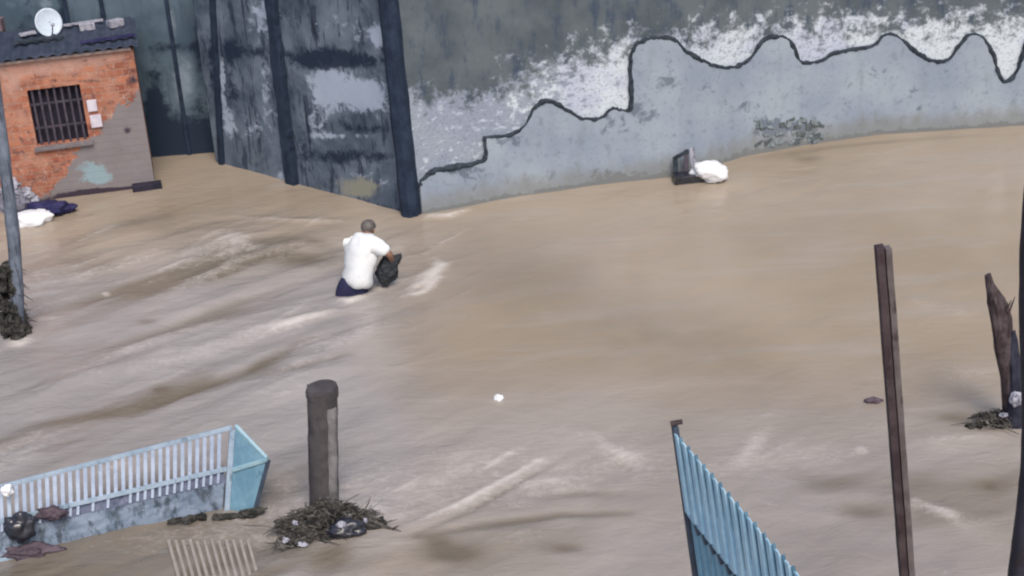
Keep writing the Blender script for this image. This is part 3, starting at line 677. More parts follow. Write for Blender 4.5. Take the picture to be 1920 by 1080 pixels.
bm = bmesh.new(); box(bm, SW.pt((ua + ub) / 2, za + (zb - za) * .24, 0.02), SW.d * abs(ub - ua) * .45, SW.n * 0.024, Vector((0, 0, (zb - za) * .22)), 0.008)
box(bm, SW.pt((ua + ub) / 2 - .02, za + (zb - za) * .80, 0.02), SW.d * abs(ub - ua) * .38, SW.n * 0.024, Vector((0, 0, (zb - za) * .20)), 0.008)
sub("jamb_block", bm, MAT_WFRAME, win, shack)
bm = bmesh.new(); box(bm, SW.pt((uh0 + uh1) / 2, zh0 - 0.035, 0.02), SW.d * ((uh1 - uh0) / 2 + .05), SW.n * 0.05, Vector((0, 0, .032)), 0.01)
sub("sill", bm, weathered("sill_cement", (0.16, 0.14, 0.15), (0.2, 0.18, 0.19), (0.08, 0.07, 0.08), 6), win, shack)
# roof: corrugated sheets sloping to the front, with fascia
bm = bmesh.new(); nu = 110; grid = []
for j, (off, zz) in enumerate([(0.13, 0.075), (-0.35, 0.11), (-0.8, 0.15), (-1.22, 0.19)]):
    row = []
    for i in range(nu + 1):
        u = -0.25 + (SW.L + 0.34) * i / nu
        row.append(bm.verts.new(SW.pt(u, ztop + zz + 0.018 * math.sin(u * 2 * math.pi / 0.16) + 0.02 * mn.noise(Vector((u * .8, j, 2))), off + 0.02 * mn.noise(Vector((u * 1.3, j * 3, 5))))))
    grid.append(row)
top = [bm.faces.new((grid[j][i], grid[j][i + 1], grid[j + 1][i + 1], grid[j + 1][i])) for j in range(3) for i in range(nu)]
r = bmesh.ops.extrude_face_region(bm, geom=top)
for g in r['geom']:
    if isinstance(g, bmesh.types.BMVert): g.co.z += 0.018
roof = fin("roof", bm, MAT_ROOF, shack)
bm = bmesh.new(); box(bm, SW.pt(SW.L * 0.5, ztop + 0.022, 0.03), SW.d * (SW.L * 0.5 - 0.03), SW.n * 0.032, Vector((0, 0, 0.020)), 0.006)
sub("fascia", bm, MAT_FASCIA, roof, shack)
# low ledge at the foot of the right corner
bm = bmesh.new(); box(bm, SW.pt(SW.L - .12, 0.03, 0.10), SW.d * 0.22, SW.n * 0.09, Vector((0, 0, 0.05)), 0.012)
fin("foot_ledge", bm, MAT_DARK, shack)
# blocks weighing the roof down
for i, (px, py, lab) in enumerate([(166, 63, "grey block lying on the shack roof, nearer the satellite dish"), (220, 64, "grey block lying on the shack roof, nearer the alley")]):
    bm = bmesh.new(); u, z = SW.hit(px, py, -0.95); q = SW.pt(u, ztop + 0.225, -0.85)
    ang = 0.3 + i * 0.5; ax = Vector((math.cos(ang), math.sin(ang), 0)); ay = Vector((-ax.y, ax.x, 0))
    box(bm, q, ax * 0.115, ay * 0.07, Vector((0, 0, 0.055)), 0.012)
    mesh_thing("roof_block", bm, MAT_GREYBAG, lab, "block", "blocks weighing down the shack roof")
# boards and scrap lying on the roof
for name, (xa, xb), off, wd, mt, lab in (("roof_board", (18, 118), -.45, .06, MAT_LIP, "long dark board lying flat along the middle of the shack roof"), ("metal_strip", (112, 196), -1.02, .035, MAT_GREYBAG, "narrow pale metal strip lying along the back edge of the shack roof"),
        ("roof_plank", (150, 255), -.12, .05, MAT_NAVY, "dark navy plank lying along the front edge of the shack roof"), ("short_offcut", (30, 62), -.8, .07, MAT_GREYBAG, "short grey offcut lying on the shack roof left of the dish")):
    u0_, _z = SW.hit(xa, 80); u1_, _z = SW.hit(xb, 80); zr = ztop + .075 + (.13 - off) * .085 + .065
    bm = bmesh.new(); bar(bm, SW.pt(u0_, zr, off), SW.pt(u1_, zr + .01, off - .05), wd, .014, bev=.004)
    mesh_thing(name, bm, mt, lab, "board")["kind"] = "thing"
# brick pier at the far left above the roof
bm = bmesh.new(); q = Q(4, 100, 22.75); 
for i in range(7):
    box(bm, Vector((q.x - 0.1 + rr.uniform(-.01, .01), 22.85, 1.2 + 0.20 * i + 0.0)), (0.16, 0, 0), (0, 0.1, 0), (0, 0, 0.097), 0.012)
box(bm, Vector((q.x - 0.1, 22.85, 0.1)), (0.17, 0, 0), (0, 0.11, 0), (0, 0, 1.0), 0.01)
mesh_thing("brick_pier", bm, weathered("dusty_brick", (0.13, 0.085, 0.10), (0.19, 0.13, 0.14), (0.30, 0.25, 0.29), 5, 0.9, dirt_amt=0.58), "dusty reddish brick pier rising behind the shack roof beside the dish", "pier")
# satellite dish
dp = Q(91, 42, 22.35)
t = empty("satellite_dish", Vector((dp.x, dp.y, ztop + 0.17)), "small round pale satellite dish standing above the shack roof", "satellite dish")
bm = bmesh.new(); ax = (CAM - dp).normalized(); ax = (ax + Vector((0.25, 0, 0.1))).normalized(); s_ = ax.cross(Vector((0, 0, 1))).normalized(); u_ = s_.cross(ax)
rings = []
for k in range(9):
    r0 = 0.215 * k / 8; dz = 0.9 * r0 * r0 - 0.03
    rings.append([bm.verts.new(dp + (s_ * math.cos(a) * 0.94 + u_ * math.sin(a)) * r0 + ax * dz) for a in [2 * math.pi * i / 40 for i in range(40)]] if k else [bm.verts.new(dp - ax * 0.03)])
fs = [bm.faces.new((rings[0][0], rings[1][i], rings[1][(i + 1) % 40])) for i in range(40)]
for k in range(1, 8):
    for i in range(40): fs.append(bm.faces.new((rings[k][i], rings[k + 1][i], rings[k + 1][(i + 1) % 40], rings[k][(i + 1) % 40])))
r = bmesh.ops.extrude_face_region(bm, geom=fs)
for g in r['geom']:
    if isinstance(g, bmesh.types.BMVert): g.co -= ax * 0.012
fin("reflector", bm, MAT_DISH, t, True)
bm = bmesh.new(); f0 = dp - u_ * 0.20; f1 = dp + ax * 0.22 - u_ * 0.06
tube(bm, [f0, f0.lerp(f1, .5) - u_ * .02, f1], 0.009, 8); fin("feed_arm", bm, MAT_PILASTER, t, True)
bm = bmesh.new(); tube(bm, [f1 - ax * .03, f1 + ax * .03], [0.022, 0.026], 12); fin("receiver", bm, MAT_GREYBAG, t, True)
bm = bmesh.new(); tube(bm, [Vector((dp.x, dp.y + .05, ztop + 0.12)), Vector((dp.x, dp.y + .05, dp.z))], 0.018, 10); fin("mast", bm, MAT_PILASTER, t, True)

# ------------------------------------------------------------------ rubbish against the shack
def bag(name, px, py, z, r, seed, mat, label, cat, crease=.3, freq=2.2, rot=0.0, group=None, Y=None, sub_=4):
    c = P(px, py, z) if Y is None else Q(px, py, Y)
    bm = bmesh.new(); lump(bm, c, r, seed, crease, freq, sub_, rot)
    return mesh_thing(name, bm, mat, label, cat, group, True)
bag("white_bag", 60, 410, 0.08, (.29, .2, .14), 3, MAT_WHITE, "bright white plastic bag lying in the water before the brick shack", "bag", .22, 1.8)
bag("navy_cloth", 88, 392, 0.10, (.42, .22, .13), 8, MAT_NAVY, "crumpled navy blue cloth behind the white bag beside the brick shack", "cloth", .34, 2.0, .1)
bag("lilac_bag", 112, 392, 0.04, (.16, .12, .10), 5, MAT_LILAC, "small lilac plastic bag floating at the end of the navy cloth", "bag", .3)
t = empty("rubble_heap", P(46, 362), "heap of pale grey rubble and rubbish at the foot of the brick shack", "rubble")
bm = bmesh.new(); rr = random.Random(12)
for i in range(22):
    px, py = rr.uniform(14, 72), rr.uniform(326, 366); z = (388 - py) / 140 * 0.95
    if px > 40 + (py - 310) * .75: continue
    q = P(px, 392, 0); lump(bm, Vector((q.x, q.y + rr.uniform(-.08, .05), z)), (rr.uniform(.06, .13), .08, rr.uniform(.05, .10)), i, .4, 1.6, 2, rr.uniform(0, 3))
fin("rubble_stones", bm, MAT_GREYBAG, t)
bm = bmesh.new(); q = P(40, 392); lump(bm, Vector((q.x, q.y, .05)), (.28, .12, .26), 31, .3, 2, 3); lump(bm, Vector((q.x - .18, q.y, .02)), (.16, .12, .42), 35, .3, 2, 3)
fin("rubbish_core", bm, weathered("rubbish_core", (0.16, 0.16, 0.20), (0.25, 0.25, 0.30), (0.04, 0.04, 0.07), 9, .9, dirt_amt=.48), t)

# ------------------------------------------------------------------ left pole with mossy foot
base = P(32, 628)
t = empty("utility_pole", base, "grey leaning utility pole cut off by the left edge of the view", "pole")
bm = bmesh.new(); a = Q(34, 655, base.y); b = Q(28, 480, base.y); c_ = Q(8, 300, base.y); d_ = Q(-30, 20, base.y); e_ = Q(-62, -200, base.y)
pts = pyramid_catmull([tuple(x) for x in (a, b, c_, d_, e_)], 6)
tube(bm, pts, [0.082 - 0.0008 * i for i in range(len(pts))], 14, True, 0.008, 2); fin("shaft", bm, MAT_POLE, t, True)
bm = bmesh.new(); rr = random.Random(3)
for i in range(120):
    k = rr.random() ** 1.1; z = 0.95 * k; a_ = rr.uniform(0, 2 * math.pi); r0 = 0.10 + 0.035 * (1 - k)
    q = base + Vector((math.cos(a_) * r0 - 0.02 * z, math.sin(a_) * r0, z)); lump(bm, q, (rr.uniform(.03, .07), rr.uniform(.03, .07), rr.uniform(.04, .10)), i, .5, 1.8, 2)
for i in range(70):
    k = rr.random(); z = 0.9 * k; a_ = rr.uniform(0, 2 * math.pi); q = base + Vector((math.cos(a_) * .13, math.sin(a_) * .13, z))
    d = Vector((math.cos(a_), math.sin(a_), rr.uniform(-.8, .7))).normalized() * rr.uniform(.05, .16)
    tube(bm, [q, q + d * .5 + Vector((0, 0, .01)), q + d + Vector((0, 0, -.03))], [.007, .005, .003], 5)
fin("moss_growth", bm, MAT_MOSS, t)

# ------------------------------------------------------------------ person wading
def skin_mesh(name, verts, edges, mat, parent, root=0, sub=2, fixed=None):
    me = bpy.data.meshes.new(name); me.from_pydata([v[:3] for v in verts], edges, [])
    o = bpy.data.objects.new(name, me); COL.objects.link(o)
    sm = o.modifiers.new("s", 'SKIN'); sm.use_smooth_shade = True; sm.branch_smoothing = 0.4
    sb = o.modifiers.new("u", 'SUBSURF'); sb.levels = sub; sb.render_levels = sub
    for i, v in enumerate(verts):
        rx = v[3]; ry = v[4] if len(v) > 4 else v[3]
        me.skin_vertices[0].data[i].radius = (rx, ry); me.skin_vertices[0].data[i].use_root = (i == root)
    dg = bpy.context.evaluated_depsgraph_get(); dg.update()
    m2 = bpy.data.meshes.new_from_object(o.evaluated_get(dg)); bpy.data.objects.remove(o)
    return m2
pw = P(664, 548)
person = empty("person", (pw.x, pw.y, 0), "person in white shirt and navy shorts wading hip-deep, back turned", "person")
YAW = R_(-24)
# local frame: +y is where the person faces; heights above the water
def chain_body():
    v = []; e = []
    def add(x, y, z, r, r2=None, link_=None):
        v.append((x, y, z, r, r2 or r)); i = len(v) - 1
        if link_ is not None: e.append((link_, i))
        return i
    pel = add(0, 0, .08, .15, .12)
    wai = add(.07, .04, .27, .14, .11, pel); che = add(.10, .09, .47, .160, .12, wai); ush = add(.12, .14, .66, .14, .10, che)
    nec = add(.115, .21, .705, .056, .056, ush); hea = add(.115, .290, .705, .064, .070, nec); he2 = add(.115, .335, .740, .078, .090, hea); he3 = add(.115, .34, .805, .062, .072, he2)
    for s, hipy, kny in ((-1, -.02, -.10), (1, .02, .12)):
        hip = add(s * .095, hipy, .02, .092, .092, pel); kn = add(s * .11, kny + .06, -.36, .06, .06, hip); an = add(s * .11, kny - .05, -.74, .042, .042, kn); add(s * .12, kny + .10, -.79, .035, .03, an)
    # right arm out and bent, holding the bag; left arm forward for balance
    rs = add(.28, .13, .65, .066, .066, ush); re = add(.50, .12, .52, .046, .046, rs); rw = add(.46, .22, .40, .032, .032, re); rh = add(.445, .25, .34, .038, .024, rw)
    ls = add(-.02, .17, .645, .066, .066, ush); le = add(-.03, .34, .44, .046, .046, ls); lw = add(-.06, .49, .32, .030, .030, le); lh = add(-.05, .56, .315, .036, .022, lw)
    # fingers and thumbs
    for h, w_, dn in ((rh, Vector((.445, .25, .34)), Vector((0.02, .05, -1))), (lh, Vector((-.05, .56, .315)), Vector((.15, 1, -.25)))):
        dn.normalize(); sd_ = dn.cross(Vector((0, 1, 0)) if h == rh else Vector((0, 0, 1))).normalized(); nn = sd_.cross(dn)
        for k, L in enumerate((.068, .078, .073, .056)):
            b0 = w_ + sd_ * (-.030 + .020 * k) + dn * .03
            i1 = add(*b0, .0095, None, h); i2 = add(*(b0 + dn * L * .5 + nn * .008), .0088, None, i1); add(*(b0 + dn * L * .9 + nn * .028), .0075, None, i2)
        tb = w_ - sd_ * .03 + nn * .012; i1 = add(*tb, .011, None, h); i2 = add(*(tb - sd_ * .022 + dn * .03 + nn * .012), .0095, None, i1); add(*(tb - sd_ * .026 + dn * .055 + nn * .022), .008, None, i2)
    return v, e
v_, e_ = chain_body()
def place(me, name, mat, parent, root=None):
    me.transform(Matrix.Translation(Vector((pw.x, pw.y, 0))) @ Matrix.Rotation(YAW, 4, 'Z'))
    me.materials.clear(); o = link(name, me, mat, None, True); o.parent = parent
    o.matrix_parent_inverse = Matrix.Translation(-Vector(person.location)); return o
body_me = skin_mesh("body", v_, e_, MAT_SKIN, None)
# face: nose, ears, eyes, mouth added into the same body mesh
bm = bmesh.new(); bm.from_mesh(body_me)
def ell(c, r, seg=10):
    q = bmesh.ops.create_uvsphere(bm, u_segments=seg, v_segments=seg // 2 + 2, radius=1.0)
    for vv in q['verts']: vv.co = Vector((c[0] + vv.co.x * r[0], c[1] + vv.co.y * r[1], c[2] + vv.co.z * r[2]))
ell((.115, 0.425, 0.730), (.013, .02, .024)); ell((.038, 0.315, 0.740), (.012, .022, .034)); ell((.192, 0.315, 0.740), (.012, .022, .034))
ell((.088, 0.412, 0.760), (.013, .01, .008)); ell((.142, 0.412, 0.760), (.013, .01, .008)); ell((.115, 0.408, 0.690), (.026, .012, .008))
for f in bm.faces: f.smooth = True
bm.to_mesh(body_me); bm.free()
place(body_me, "body", MAT_SKIN, person)
# shirt
sv = [(.045, .0, .05, .25, .20), (.065, .03, .26, .245, .19), (.105, .09, .46, .27, .20), (.12, .16, .62, .255, .18), (.118, .215, .725, .09, .09),
      (.28, .13, .655, .115, .115), (.39, .125, .585, .10, .10), (.475, .12, .535, .08, .08), (-.02, .17, .645, .115, .115), (-.02, .28, .54, .08, .08), (-.03, .34, .45, .07, .07)]
se = [(0, 1), (1, 2), (2, 3), (3, 4), (3, 5), (5, 6), (6, 7), (3, 8), (8, 9), (9, 10)]
sh = skin_mesh("shirt", sv, se, MAT_SHIRT, None)
for vv in sh.vertices:
    n = Vector(vv.co); k = 0.022 * mn.noise(Vector((n.x * 9, n.y * 9, n.z * 5))) - 0.026 * abs(mn.noise(Vector((n.x * 14, n.y * 14, n.z * 7 + 4))))
    vv.co += Vector(vv.normal) * (k + .010)
place(sh, "shirt", MAT_SHIRT, person)
hv = [(.03, 0, .30, .16, .13), (-.03, -.02, .08, .235, .18), (-.17, -.06, -.06, .155, .155), (-.14, -.04, -.28, .10, .10), (.095, .03, -.05, .112, .112), (.12, .08, -.28, .10, .10)]
place(skin_mesh("shorts", hv, [(0, 1), (1, 2), (2, 3), (1, 4), (4, 5)], MAT_SHORTS, None), "shorts", MAT_SHORTS, person)
bm = bmesh.new(); lump(bm, (.115, 0.325, 0.785), (.092, .105, .085), 14, .06, 3, 4)
bmesh.ops.delete(bm, geom=[q for q in bm.verts if q.co.z < .735 and q.co.y > .30 or q.co.z < .70 or (q.co.y > .40 and q.co.z < .815)], context='VERTS')
hm = bpy.data.meshes.new("hair"); bm.to_mesh(hm); bm.free(); place(hm, "hair", MAT_HAIR, person)
# the dark bag in the right hand
bm = bmesh.new(); lump(bm, (0, 0, 0), (.155, .12, .20), 6, .30, 1.9, 5)
Rz = Matrix.Rotation(YAW, 4, 'Z'); hb = Rz @ Vector((.385, .25, .22)) + Vector((pw.x, pw.y, 0))
for q in bm.verts: q.co += hb + Vector((0, 0, .04)) + Vector((0.35 * q.co.z, 0, 0))
lo = hb + Vector((0.03, 0, .12))
tube(bm, [lo + Vector((-.05, 0, .02)), lo + Vector((-.03, 0, .08)), lo + Vector((.01, 0, .095)), lo + Vector((.045, 0, .07)), lo + Vector((.06, 0, .0))], .010, 8)
mesh_thing("dark_bag", bm, MAT_BAG, "dark cloth bag hanging from the wading person's right hand", "bag", None, True)

# ------------------------------------------------------------------ debris by the right wall
bag("white_sack", 1332, 322, 0.12, (.30, .22, .17), 9, MAT_WHITE, "bulging white sack caught at the foot of the wall beside broken dark crate", "sack", .25, 1.8, .2)
cbp = P(1290, 336) + Vector((0, -.06, 0))
t = empty("broken_crate", cbp, "broken dark crate with upright slats stuck against the wall beside white sack", "crate")
bm = bmesh.new()
box(bm, cbp + Vector((0.0, 0, .05)), (.22, .02, 0), (-.01, .12, 0), (0.01, 0, .06), .012); fin("crate_base", bm, MAT_BLACKBAG, t)
for dx, hh, mt, lean in ((-.16, .30, MAT_LIP, -.02), (-.02, .40, MAT_GRILLE, .01), (.10, .42, MAT_GREYBAG, -.03)):
    bm = bmesh.new(); q = cbp + Vector((dx, .1, .04)); bar(bm, q, q + Vector((lean, .02, hh)), .035, .012, up=(0, 1, 0), bev=.005); fin("slat", bm, mt, t)
bm = bmesh.new(); q = cbp + Vector((-.18, .1, .33)); bar(bm, q, q + Vector((.20, .01, .09)), .03, .012, up=(0, 1, 0), bev=.005); fin("cross_slat", bm, MAT_LIP, t)
bm = bmesh.new(); q = P(1402, 287); bar(bm, q + Vector((0, 0, -.2)), q + Vector((-.01, 0, .16)), .03, .03, bev=.006)
mesh_thing("wooden_stake", bm, MAT_RUST, "short dark stake poking out at the wall foot right of the white sack", "stake")

# ------------------------------------------------------------------ fallen blue stall / gate on the left
gD, gL = P(425, 964, -0.06), P(-150, 1082, -0.06)
gA = Q(436, 797, gD.y + 0.30); gLt = Q(-150, 948, gL.y + 0.30)
gate = empty("fallen_gate", P(230, 1010), "fallen pale blue slatted gate lying half sunk with teal end panel", "gate")
gu = (gD - gL); gn = gu.cross(gA - gD).normalized()
if gn.dot(CAM - gD) < 0: gn = -gn
def gp(s, k, off=0.0): return gL.lerp(gD, s).lerp(gLt.lerp(gA, s), k) + gn * off
bm = bmesh.new()
bar(bm, gp(0, .975), gp(1, .975), .022, .018, up=gn, bev=.006); bar(bm, gp(1, 0), gp(1, .95), .026, .026, up=gn, bev=.006)
bar(bm, gp(0, .52), gp(.99, .52), .022, .020, up=gn, bev=.005); bar(bm, gp(0, .0), gp(.99, .0), .026, .026, up=gn, bev=.006)
fin("frame", bm, weathered("pale_blue_frame", (0.24, 0.32, 0.41), (0.33, 0.41, 0.50), (0.12, 0.17, 0.23), 7, .55, .4, dirt_amt=.52), gate)
bm = bmesh.new(); N = 40
for i in range(N):
    s = (i + .5) / N * 0.975
    bar(bm, gp(s, .545), gp(s - 0.006, .945), .018, .010, up=gn, bev=.003)
tag(fin("slats", bm, MAT_SLAT, gate))
bm = bmesh.new(); rr = random.Random(9)
a, b, c_, d_ = gp(0, .02, -.012), gp(.985, .02, -.012), gp(.985, .36, -.012), gp(0, .36, -.012)
nI = 60; rows = []
for j in range(7):
    rows.append([bm.verts.new(gp(.985 * i / nI, .02 + .34 * j / 6, -.012 + .018 * mn.noise(Vector((i * .35, j * .6, 1)))) ) for i in range(nI + 1)])
fs = [bm.faces.new((rows[j][i], rows[j][i + 1], rows[j + 1][i + 1], rows[j + 1][i])) for j in range(6) for i in range(nI)]
r = bmesh.ops.extrude_face_region(bm, geom=fs)
for g in r['geom']:
    if isinstance(g, bmesh.types.BMVert): g.co -= gn * .012
fin("kick_sheet", bm, MAT_SHEET, gate)
bm = bmesh.new(); bar(bm, gp(0, .435, -.03), gp(.985, .435, -.03), .07, .006, up=gn); fin("slot_backing", bm, MAT_SLOT, gate)
rr = random.Random(5)
for i in range(N):
    if rr.random() < .18: continue
    s = (i + .5) / N * .975; bm = bmesh.new(); bar(bm, gp(s, .375), gp(s, .495), .013, .008, up=gn, bev=.002); fin("short_slat", bm, MAT_SLAT, gate)
# teal end panel folding towards the viewer
eA, eD = gp(1, .99, .0), gp(1, 0, .0); eB = Q(500, 861, gD.y + 0.02); eC = P(472, 968, -0.05); eM = gp(1, .50, -.0)
bm = bmesh.new()
def slab(bm, pts, th):
    n = (pts[1] - pts[0]).cross(pts[2] - pts[0]).normalized()
    a = [bm.verts.new(p + n * th) for p in pts]; b = [bm.verts.new(p - n * th) for p in pts]
    bm.faces.new(a); bm.faces.new(b[::-1])
    for i in range(len(pts)): bm.faces.new((a[i], b[i], b[(i + 1) % len(pts)], a[(i + 1) % len(pts)]))
off = Vector((.03, 0, 0))
slab(bm, [eA + off, eM + off, eB], .008); slab(bm, [eM + off + Vector((0, 0, -.012)), eD + off, eC, eB + Vector((0, 0, -.018))], .008)
fin("end_panel", bm, MAT_TEAL, gate)
bm = bmesh.new(); bar(bm, eA + off, eB + Vector((0, 0, .012)), .016, .016, bev=.004); bar(bm, eM + off + gn * .02, eB + gn * .012, .018, .018, bev=.004); fin("end_rail", bm, weathered("pale_teal_rail", (0.27, 0.44, 0.52), (0.36, 0.52, 0.58), (0.15, 0.26, 0.33), 7, .55, .4), gate)
bm = bmesh.new(); bar(bm, eB + Vector((.015, 0, -.01)), eC + Vector((.012, 0, 0)), .018, .018, bev=.004); fin("end_stile", bm, MAT_BLUE_DK, gate)
# rubbish caught on the gate
def on_gate(name, px, py, r, seed, mat, label, cat, cr_=.3, off=.10):
    bm = bmesh.new(); d = ray(px, py); tt_ = (gD - CAM).dot(gn) / d.dot(gn); lump(bm, CAM + d * tt_ + gn * (off * .6), r, seed, cr_, 2.2, 4)
    return mesh_thing(name, bm, mat, label, cat, None, True)
on_gate("dark_bag", 38, 985, (.14, .10, .16), 41, MAT_BLACKBAG, "black plastic bag caught low on the fallen gate at left", "bag")
on_gate("white_wrapper", 14, 917, (.06, .05, .06), 42, MAT_WHITE, "white plastic wrapper caught on the fallen gate's slats", "wrapper")
on_gate("brown_cloth", 96, 962, (.15, .06, .07), 43, MAT_BROWN, "torn dull brown cloth snagged midway up the fallen gate", "cloth", .5, .06)
on_gate("dark_rag", 60, 1032, (.24, .10, .07), 44, MAT_BROWN, "dark wet rag along the waterline under the fallen gate", "rag", .4)
bm = bmesh.new(); rr = random.Random(21); ga = math.atan2(gu.y, gu.x)
for i in range(9):
    k = i / 8; q = P(325 + 142 * k + 10 * rr.random(), 974 - 13 * k + 6 * rr.random(), .01); lump(bm, q + Vector((0, 0, .01)), (rr.uniform(.04, .13), rr.uniform(.02, .05), rr.uniform(.015, .05)), 50 + i, .5, 2, 3, ga)
mesh_thing("drift_weed", bm, MAT_MOSS, "dark strip of weed along the waterline below the gate's teal end", "weed")
# sunken grille in front of it
t = empty("sunken_grille", P(390, 1045), "silted grille just breaking the water in front of fallen gate", "grille")
bm = bmesh.new()
for i in range(12):
    x = 316 + i * 13.5; a, b = P(x, 1014 + 5 * mn.noise(Vector((i * .9, 1, 1))), -.006), P(x + 24, 1100, .014); bar(bm, a, b, .015, .014, bev=.006)
fin("slats", bm, MAT_SILTY, t)

# ------------------------------------------------------------------ concrete post with debris
pb = P(606, 968); pt_ = Q(602, 737, pb.y)
t = empty("concrete_post", pb, "dark broken concrete post standing upright in a pile of debris", "post")
bm = bmesh.new(); kx = (pt_.x - pb.x) / pt_.z; n = 22; rows = []
prof = [(1.1 * math.cos(a), 1.1 * math.sin(a)) for a in [2 * math.pi * k / 24 for k in range(24)]]
ang = R_(14)
for i in range(n):
    z = -0.5 + (pt_.z + .5) * i / (n - 1); h = .128 * (1 + .05 * (z < .1))
    row = []
    for (a, b) in prof:
        x, y = a * h, b * h; q = Vector((pb.x + kx * z + x * math.cos(ang) - y * math.sin(ang), pb.y + .1 + x * math.sin(ang) + y * math.cos(ang), z))
        q += Vector(mn.noise_vector(q * 7)) * .008
        if i == n - 1: q.z += .05 * mn.noise(q * 15)
        row.append(bm.verts.new(q))
    rows.append(row)
K = len(prof)
for i in range(n - 1):
    for k in range(K): bm.faces.new((rows[i][k], rows[i][(k + 1) % K], rows[i + 1][(k + 1) % K], rows[i + 1][k]))
bm.faces.new(rows[-1]); bm.faces.new(rows[0][::-1])
fin("shaft", bm, MAT_CONC, t)
bm = bmesh.new(); c0 = Vector((pb.x, pb.y + .1, 0))
fx = lambda a, b, z: Vector((c0.x + kx * z + a * .128 * math.cos(ang) - b * .128 * math.sin(ang), c0.y + a * .128 * math.sin(ang) + b * .128 * math.cos(ang), z))
ex_ = Vector((math.cos(ang), math.sin(ang), 0)); ey_ = Vector((-math.sin(ang), math.cos(ang), 0))
zt = pt_.z - .17
for z0, z1 in ((.05, zt),):
    tube(bm, [fx(.50, -.80, z0 + (z1 - z0) * k / 14) for k in range(15)], [.052 + .008 * mn.noise(Vector((k * .8, 3, 1))) for k in range(15)], 10, True, .010, 4)
fin("lit_side_strip", bm, MAT_CONC_L, t)  # paler strip paints the lit right side of the post
bm = bmesh.new(); rows = []
for z, s in ((pt_.z - .09, .95), (pt_.z - .075, .99), (pt_.z - .02, 1.0), (pt_.z + .012, .93)):
    row = []
    for k in range(16):
        a = 2 * math.pi * k / 16 + .2; q = Vector((c0.x + kx * z + .148 * s * math.cos(a), c0.y + .148 * s * math.sin(a), z)) 
        q += Vector(mn.noise_vector(q * 9)) * .014; row.append(bm.verts.new(q))
    rows.append(row)
for i in range(3):
    for k in range(16): bm.faces.new((rows[i][k], rows[i][(k + 1) % 16], rows[i + 1][(k + 1) % 16], rows[i + 1][k]))
bm.faces.new(rows[-1]); bm.faces.new(rows[0][::-1])
fin("broken_cap", bm, MAT_CONC, t)
# debris pile
def debris(name, c, rx, ry, h, ntw, nlf, seed, label, cat, cores=10, mats=(MAT_MOSS, MAT_TWIG, MAT_LEAF)):
    t = empty(name, c, label, cat); t["kind"] = "thing"; rr = random.Random(seed)
    def spot(z0=0):
        a = rr.uniform(0, 2 * math.pi); r = math.sqrt(rr.random()); k = 1 - r
        return Vector((c.x + rx * r * math.cos(a), c.y + ry * r * math.sin(a), max(.01, h * k * rr.uniform(.5, 1.1)))), r
    bm = bmesh.new()
    for i in range(cores):
        q, r = spot(); q.z *= .45; s = rr.uniform(.5, 1.1); lump(bm, q, (.07 * s + rx * .07, .08 * s, .04 * s + h * .36 * (1 - r)), seed + i, .5, 2, 3, rr.uniform(0, 3))
    fin("mud_clump", bm, mats[0], t)
    bm = bmesh.new()
    for i in range(ntw):
        q, r = spot(); a = rr.uniform(0, 2 * math.pi); L = rr.uniform(.05, .17) * (1 + 1.8 * (rr.random() < .12)); d = Vector((math.cos(a), math.sin(a) * .7, rr.uniform(-.3, .25))) * L
        m_ = q + d * .5 + Vector((rr.uniform(-.03, .03), rr.uniform(-.03, .03), rr.uniform(-.01, .03))); e2 = q + d; e2.z = max(e2.z, -.01); w0 = rr.uniform(.002, .009)
        tube(bm, [q, m_, e2], [w0, w0 * .8, w0 * .4], 5)
    fin("twigs", bm, mats[1], t)["kind"] = "stuff"
    bm = bmesh.new()
    for i in range(nlf):
        q, r = spot(); q.z += .02; L_ = .5 + 1.3 * rr.random() ** 3; n_ = Vector((rr.gauss(0, .5), rr.gauss(-.3, .5), 1)).normalized(); s_ = n_.cross(Vector((rr.random(), rr.random(), .1))).normalized(); u_ = s_.cross(n_)
        L, W = rr.uniform(.010, .034) * L_, rr.uniform(.006, .02) * L_
        vs = [bm.verts.new(q + s_ * L), bm.verts.new(q + u_ * W + n_ * .008), bm.verts.new(q - s_ * L), bm.verts.new(q - u_ * W + n_ * .008)]; bm.faces.new(vs)
    fin("leaf_litter", bm, mats[2], t)["kind"] = "stuff"
    for i in range(max(2, nlf // 80)):
        q, r = spot(); bm = bmesh.new(); lump(bm, q + Vector((0, -.03, .03)), (rr.uniform(.02, .05), .03, rr.uniform(.015, .03)), seed + i, .5, 2, 3); fin("plastic_scrap", bm, MAT_GREYBAG, t)
    return t
debris("debris_pile", P(618, 985), .50, .24, .30, 520, 300, 5, "tangled pile of twigs, weed and rubbish around the concrete post's foot", "debris", 16)
bag("black_bag", 648, 992, .07, (.18, .12, .09), 61, MAT_BLACKBAG, "shiny black plastic bag in the debris before the concrete post", "bag", .3, 2)
bag("bag_highlight", 640, 984, .15, (.055, .035, .03), 62, MAT_GREYBAG, "pale lump standing in for the highlight on the black bag before the concrete post", "highlight", .2, 2)  # pale lump added in place of the black bag's highlight
bm = bmesh.new(); tube(bm, [P(668, 968, .10), P(700, 978, .05), P(728, 990, .015), P(752, 998, .01)], [.022, .018, .022, .010], 7, True, .012, 4)
for k in ((712, 984, 735, 975), (735, 992, 748, 985)): tube(bm, [P(k[0], k[1], .03), P(k[2], k[3], .07)], [.010, .004], 5)
mesh_thing("dead_branch", bm, MAT_TWIG, "dead branch reaching right from the debris pile over the water", "branch")
debris("weed_clump", P(545, 1020), .15, .10, .09, 40, 90, 15, "small dark weed clump drifting left of the debris pile", "weed", 5)

